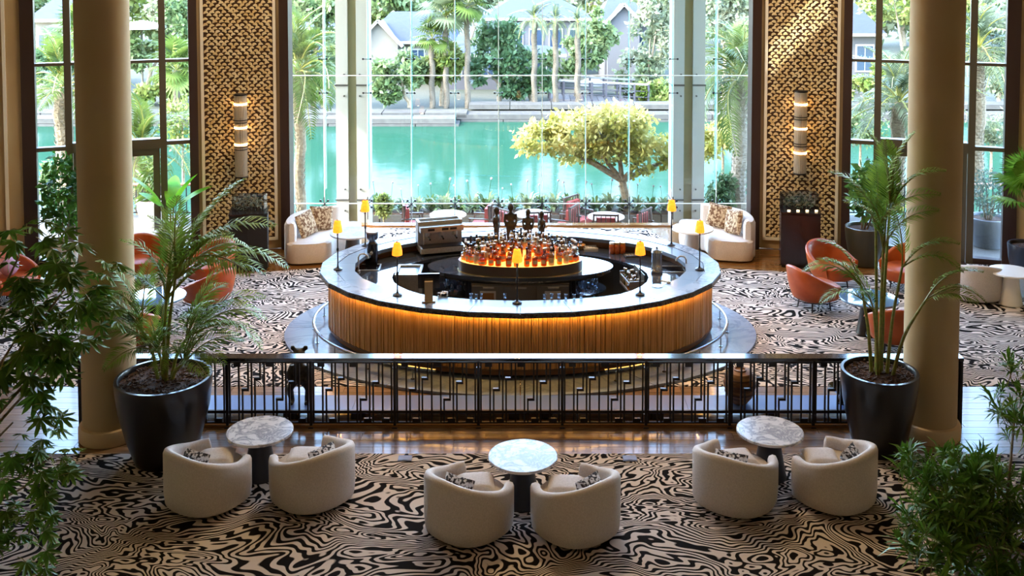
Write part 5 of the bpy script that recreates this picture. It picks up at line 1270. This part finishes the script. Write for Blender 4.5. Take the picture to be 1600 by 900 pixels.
# palms
far_bark = mat('far_palm_bark', dk('8f7a60', .25), .9, col2=dk('b5a48a', .25), scale=10, stretch=(1, 1, 5))
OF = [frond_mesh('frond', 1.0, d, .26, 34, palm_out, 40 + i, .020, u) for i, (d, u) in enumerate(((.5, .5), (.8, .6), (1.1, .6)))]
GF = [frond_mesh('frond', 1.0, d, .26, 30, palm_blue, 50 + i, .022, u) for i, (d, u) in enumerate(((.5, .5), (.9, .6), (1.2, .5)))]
def out_palm(px, ptop, pbase, y, zb_, tr, n, L, label, brk=palm_bark, lib=OF, group='palms outside', fan=False, el0=80, el1=-45):
    top = A(px, ptop, y); r = root('palm_tree', label, 'palm tree', (top.x, y, zb_), 0, group); H = top.z - zb_
    pts = [(.04*math.sin(i), .0, H*i/14) for i in range(15)]
    M().tube(pts, [tr*(1.12 if i % 2 else .95) for i in range(15)], 10).part('trunk', brk, r)
    q = random.Random(px); m = M()
    for i in range(int(H/.09)):                              # old leaf bases
        for k in range(9):
            a = 6.28*k/9 + i*.35; z = .09*i
            m.add([(tr*math.cos(a-.3), tr*math.sin(a-.3), z), (tr*math.cos(a+.3), tr*math.sin(a+.3), z), (tr*1.22*math.cos(a), tr*1.22*math.sin(a), z + .10)], [(0, 1, 2)])
    m.part('leaf_bases', brk, r, kind='stuff')
    for i in range(n):
        el = el0 + (el1 - el0)*(i/n)**.8; o = link('fan_leaf' if fan else 'frond', (FANG if lib is GF else FANO) if fan else q.choice(lib), r, (0, 0, H - .02 + .1*math.sin(R(el))), rot=(q.uniform(-.4, .4), -R(el), R(i*137.5 + q.uniform(-15, 15)))); s = L*q.uniform(.85, 1.15); o.scale = (s, s, s)
    return r
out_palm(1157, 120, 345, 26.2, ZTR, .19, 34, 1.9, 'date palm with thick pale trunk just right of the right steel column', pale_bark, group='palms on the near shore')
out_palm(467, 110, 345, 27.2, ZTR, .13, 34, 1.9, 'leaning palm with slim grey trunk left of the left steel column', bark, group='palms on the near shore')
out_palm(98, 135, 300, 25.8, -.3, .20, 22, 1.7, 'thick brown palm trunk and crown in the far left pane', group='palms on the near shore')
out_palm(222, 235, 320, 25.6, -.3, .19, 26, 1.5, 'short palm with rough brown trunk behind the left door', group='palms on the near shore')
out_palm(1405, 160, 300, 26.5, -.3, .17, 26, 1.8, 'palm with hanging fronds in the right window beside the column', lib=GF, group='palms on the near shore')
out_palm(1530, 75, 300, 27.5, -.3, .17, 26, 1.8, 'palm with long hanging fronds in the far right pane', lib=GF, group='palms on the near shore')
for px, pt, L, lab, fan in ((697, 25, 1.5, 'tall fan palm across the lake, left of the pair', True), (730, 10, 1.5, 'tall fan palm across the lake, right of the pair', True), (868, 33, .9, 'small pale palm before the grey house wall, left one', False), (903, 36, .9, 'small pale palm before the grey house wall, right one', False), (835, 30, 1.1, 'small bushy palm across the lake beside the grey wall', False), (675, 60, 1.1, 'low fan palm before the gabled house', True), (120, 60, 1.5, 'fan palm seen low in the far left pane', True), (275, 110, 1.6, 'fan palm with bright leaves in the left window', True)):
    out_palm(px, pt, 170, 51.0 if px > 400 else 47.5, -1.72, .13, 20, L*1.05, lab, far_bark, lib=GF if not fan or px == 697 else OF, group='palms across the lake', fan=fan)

# houses across the lake
house_trim = mat('house_trim', dk('e8e2d4', .35), .6)
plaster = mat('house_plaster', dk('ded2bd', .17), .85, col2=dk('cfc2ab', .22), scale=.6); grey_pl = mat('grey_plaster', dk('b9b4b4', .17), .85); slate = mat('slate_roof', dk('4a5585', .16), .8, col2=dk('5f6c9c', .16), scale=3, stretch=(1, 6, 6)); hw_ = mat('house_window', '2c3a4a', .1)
def house(px0, px1, eave, y, depth, label, wall_m, roof_h=1.3, gable=None, wins=4, zb_=-1.72):
    a, b = A(px0, eave, y), A(px1, eave, y); w = b.x - a.x; H = a.z - zb_
    r = root('house', label, 'house', ((a.x + b.x)/2, y, zb_), 0, 'houses across the lake')
    M().bx(-w/2, w/2, 0, depth, 0, H).part('wall', wall_m, r)
    o = .35; x0, x1 = -w/2 - o, w/2 + o; hip = min(w*.3, depth*.5)
    rf = M().add([(x0, -o, H), (x1, -o, H), (x1, depth+o, H), (x0, depth+o, H), (x0+hip, depth/2, H+roof_h), (x1-hip, depth/2, H+roof_h)], [(0, 1, 5, 4), (1, 2, 5), (2, 3, 4, 5), (3, 0, 4), (3, 2, 1, 0)]).part('roof', slate, r)
    M().bx(x0, x1, -o - .04, -o, H - .14, H + .02).part('fascia', house_trim, r)
    if gable is not None:
        gx, gwid, gh = gable
        g = M().add([(gx-gwid, -.6, 0), (gx+gwid, -.6, 0), (gx+gwid, -.6, H), (gx-gwid, -.6, H), (gx, -.6, H+gh), (gx-gwid, 0, 0), (gx+gwid, 0, 0), (gx+gwid, 0, H), (gx-gwid, 0, H), (gx, 1.6, H+gh)], [(0, 1, 2, 4, 3), (1, 6, 7, 2), (5, 0, 3, 8), (3, 4, 9, 8), (4, 2, 7, 9)]).part('gable', wall_m, r)
        M().bar((gx - gwid - .3, -.75, H - .25), (gx, -.75, H + gh + .08), .25, .16).part('bargeboard', house_trim, g); M().bar((gx + gwid + .3, -.75, H - .25), (gx, -.75, H + gh + .08), .25, .16).part('bargeboard', house_trim, g)
    for k in range(wins):
        x = -w/2 + w*(k + .5)/wins; ww = min(.55, w/wins*.3)
        f = M().bx(x - ww - .08, x + ww + .08, -.05, -.002, H*.36, H*.82).part('window', house_trim, r); M().bx(x - ww, x - .03, -.07, -.05, H*.39, H*.79).bx(x + .03, x + ww, -.07, -.05, H*.39, H*.79).part('pane', hw_, f)
    return r
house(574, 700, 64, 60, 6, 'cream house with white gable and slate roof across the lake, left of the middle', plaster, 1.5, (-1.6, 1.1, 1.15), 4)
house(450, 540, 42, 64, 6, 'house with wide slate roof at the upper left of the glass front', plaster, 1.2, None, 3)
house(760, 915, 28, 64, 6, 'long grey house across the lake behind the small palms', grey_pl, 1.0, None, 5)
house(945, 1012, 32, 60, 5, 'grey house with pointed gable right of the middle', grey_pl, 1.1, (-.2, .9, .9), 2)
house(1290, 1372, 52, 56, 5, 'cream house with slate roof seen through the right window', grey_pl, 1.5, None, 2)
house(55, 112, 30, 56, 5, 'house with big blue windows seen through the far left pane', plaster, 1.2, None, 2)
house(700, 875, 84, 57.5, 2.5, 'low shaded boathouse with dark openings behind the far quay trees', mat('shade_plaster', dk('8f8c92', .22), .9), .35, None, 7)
# walkway bridge
y = 53.5; a, b = A(858, 150, y), A(1010, 160, y)
br = root('lake_walkway', 'wooden walkway bridge with railings across the lake', 'bridge', (a.x, y, -1.72))
Lb = b.x - a.x; zz = a.z + 1.72
wd = mat('grey_timber', dk('8f8078', 0.4), .85, rand=.15)
n = 14; me = M().bx(0, Lb/n - .03, -.9, .9, zz - .12, zz).mesh('deck_board', wd)
for i in range(n): link('deck_board', me, br, (Lb*i/n, 0, -.02*i))
for yy in (-.85, .85):
    M().bar((0, yy, zz + .95), (Lb, yy, zz + .70), .09).part('handrail', mat('pale_rail', dk('d8cfc6', 0.3), .7), br)
    for i in range(8): M().bx(Lb*i/7 - .05, Lb*i/7 + .05, yy - .05, yy + .05, 0, zz + .93 - .035*i).part('post', mat('dark_timber', '3f3a3e', .8), br)
    for k in (.3, .6): M().bar((0, yy, zz + k), (Lb, yy, zz + k - .25), .04).part('rail', MATS['dark_timber'], br)
pv = root('garden_parasol', 'wide pale flat parasol on a post seen through the left window', 'parasol', tuple(A(222, 95, 52).xy) + (-1.72,))
H = A(222, 40, 52).z + 1.72
M().lathe([(1.3, H - .1), (1.25, H), (.1, H + .25)], 12).part('canopy', white_stone, pv); M().tube([(0, 0, 0), (0, 0, H)], .06, 8).part('post', grey_frame, pv)
for px, py, lab in ((925, 128, 'left'), (985, 130, 'right')):
    p = A(px, py, 55.5); u = root('garden_parasol', 'grey flat parasol behind the lake walkway, %s one' % lab, 'parasol', (p.x, p.y, -1.72), 0, 'parasols behind the walkway')
    H = p.z + 1.72; M().lathe([(.9, H - .12), (.1, H + .3)], 10).part('canopy', mat('grey_canvas', dk('b3b0a8', 0.3), .9), u); M().tube([(0, 0, 0), (0, 0, H)], .05, 6).part('post', grey_frame, u)
# pots on the side terraces
r = potted('terrace_pot_plant', 'grey terrace pot with an upright bush seen through the right door', 1543, 384, .42, .30, .62, mat('grey_pot', '5a616e', .5), group='terrace pots', z=-.06)
bush(r, (0, 0, 1.15), (.38, .34, .55), 700, .10, leafmat('grey_bush', dk('5a7a6a', .4), dk('9ab4a0', .4), .35), 9, .35, 9, .6)
r = potted('terrace_pot_plant', 'white tapered terrace pot with leaves seen through the left door', 238, 352, .34, .22, .60, white_stone, group='terrace pots', z=-.06)
bush(r, (0, 0, 1.1), (.25, .25, .55), 160, .40, palm_out, 10, .18, 4, .6)
# shrubs on the near shore behind the terraces
for i, (px, py, wx, wz, mt, lab) in enumerate(((1125, 300, 26, 30, deep, 'leafy green shrub left of the pale palm trunk'), (600, 322, 12, 14, sun_g, 'small leafy shrub beside the left steel column'), (1130, 210, 30, 26, yell, 'sunlit yellow-green shrub crown before the pale palm trunk'), (80, 290, 18, 40, olive, 'grey-green shrub on the far left terrace'), (1345, 200, 40, 26, olive, 'clipped grey-green hedge through the right window'), (1550, 200, 40, 30, pale_g, 'pale hedge through the far right pane'), (285, 190, 34, 40, sun_g, 'bright shrub through the left window'), (1385, 310, 30, 20, yell, 'flowering shrub beyond the right terrace'))):
    y = 26 if i < 2 else 28 + i*.3
    c = A(px, py, y); s = (y + .3)/F_PX; r = root('shrub', lab, 'shrub', (c.x, y, c.z - wz*s), 0, 'near shore shrubs')
    crown(r, [(0, 0, wz*s, wx*s, wx*s*.7, wz*s)], 1100, .13, mt, 90 + i, spread=.45)
    M().tube([(0, 0, -1.2), (0, 0, wz*s)], [.05, .02], 6).part('stem', bark, r)
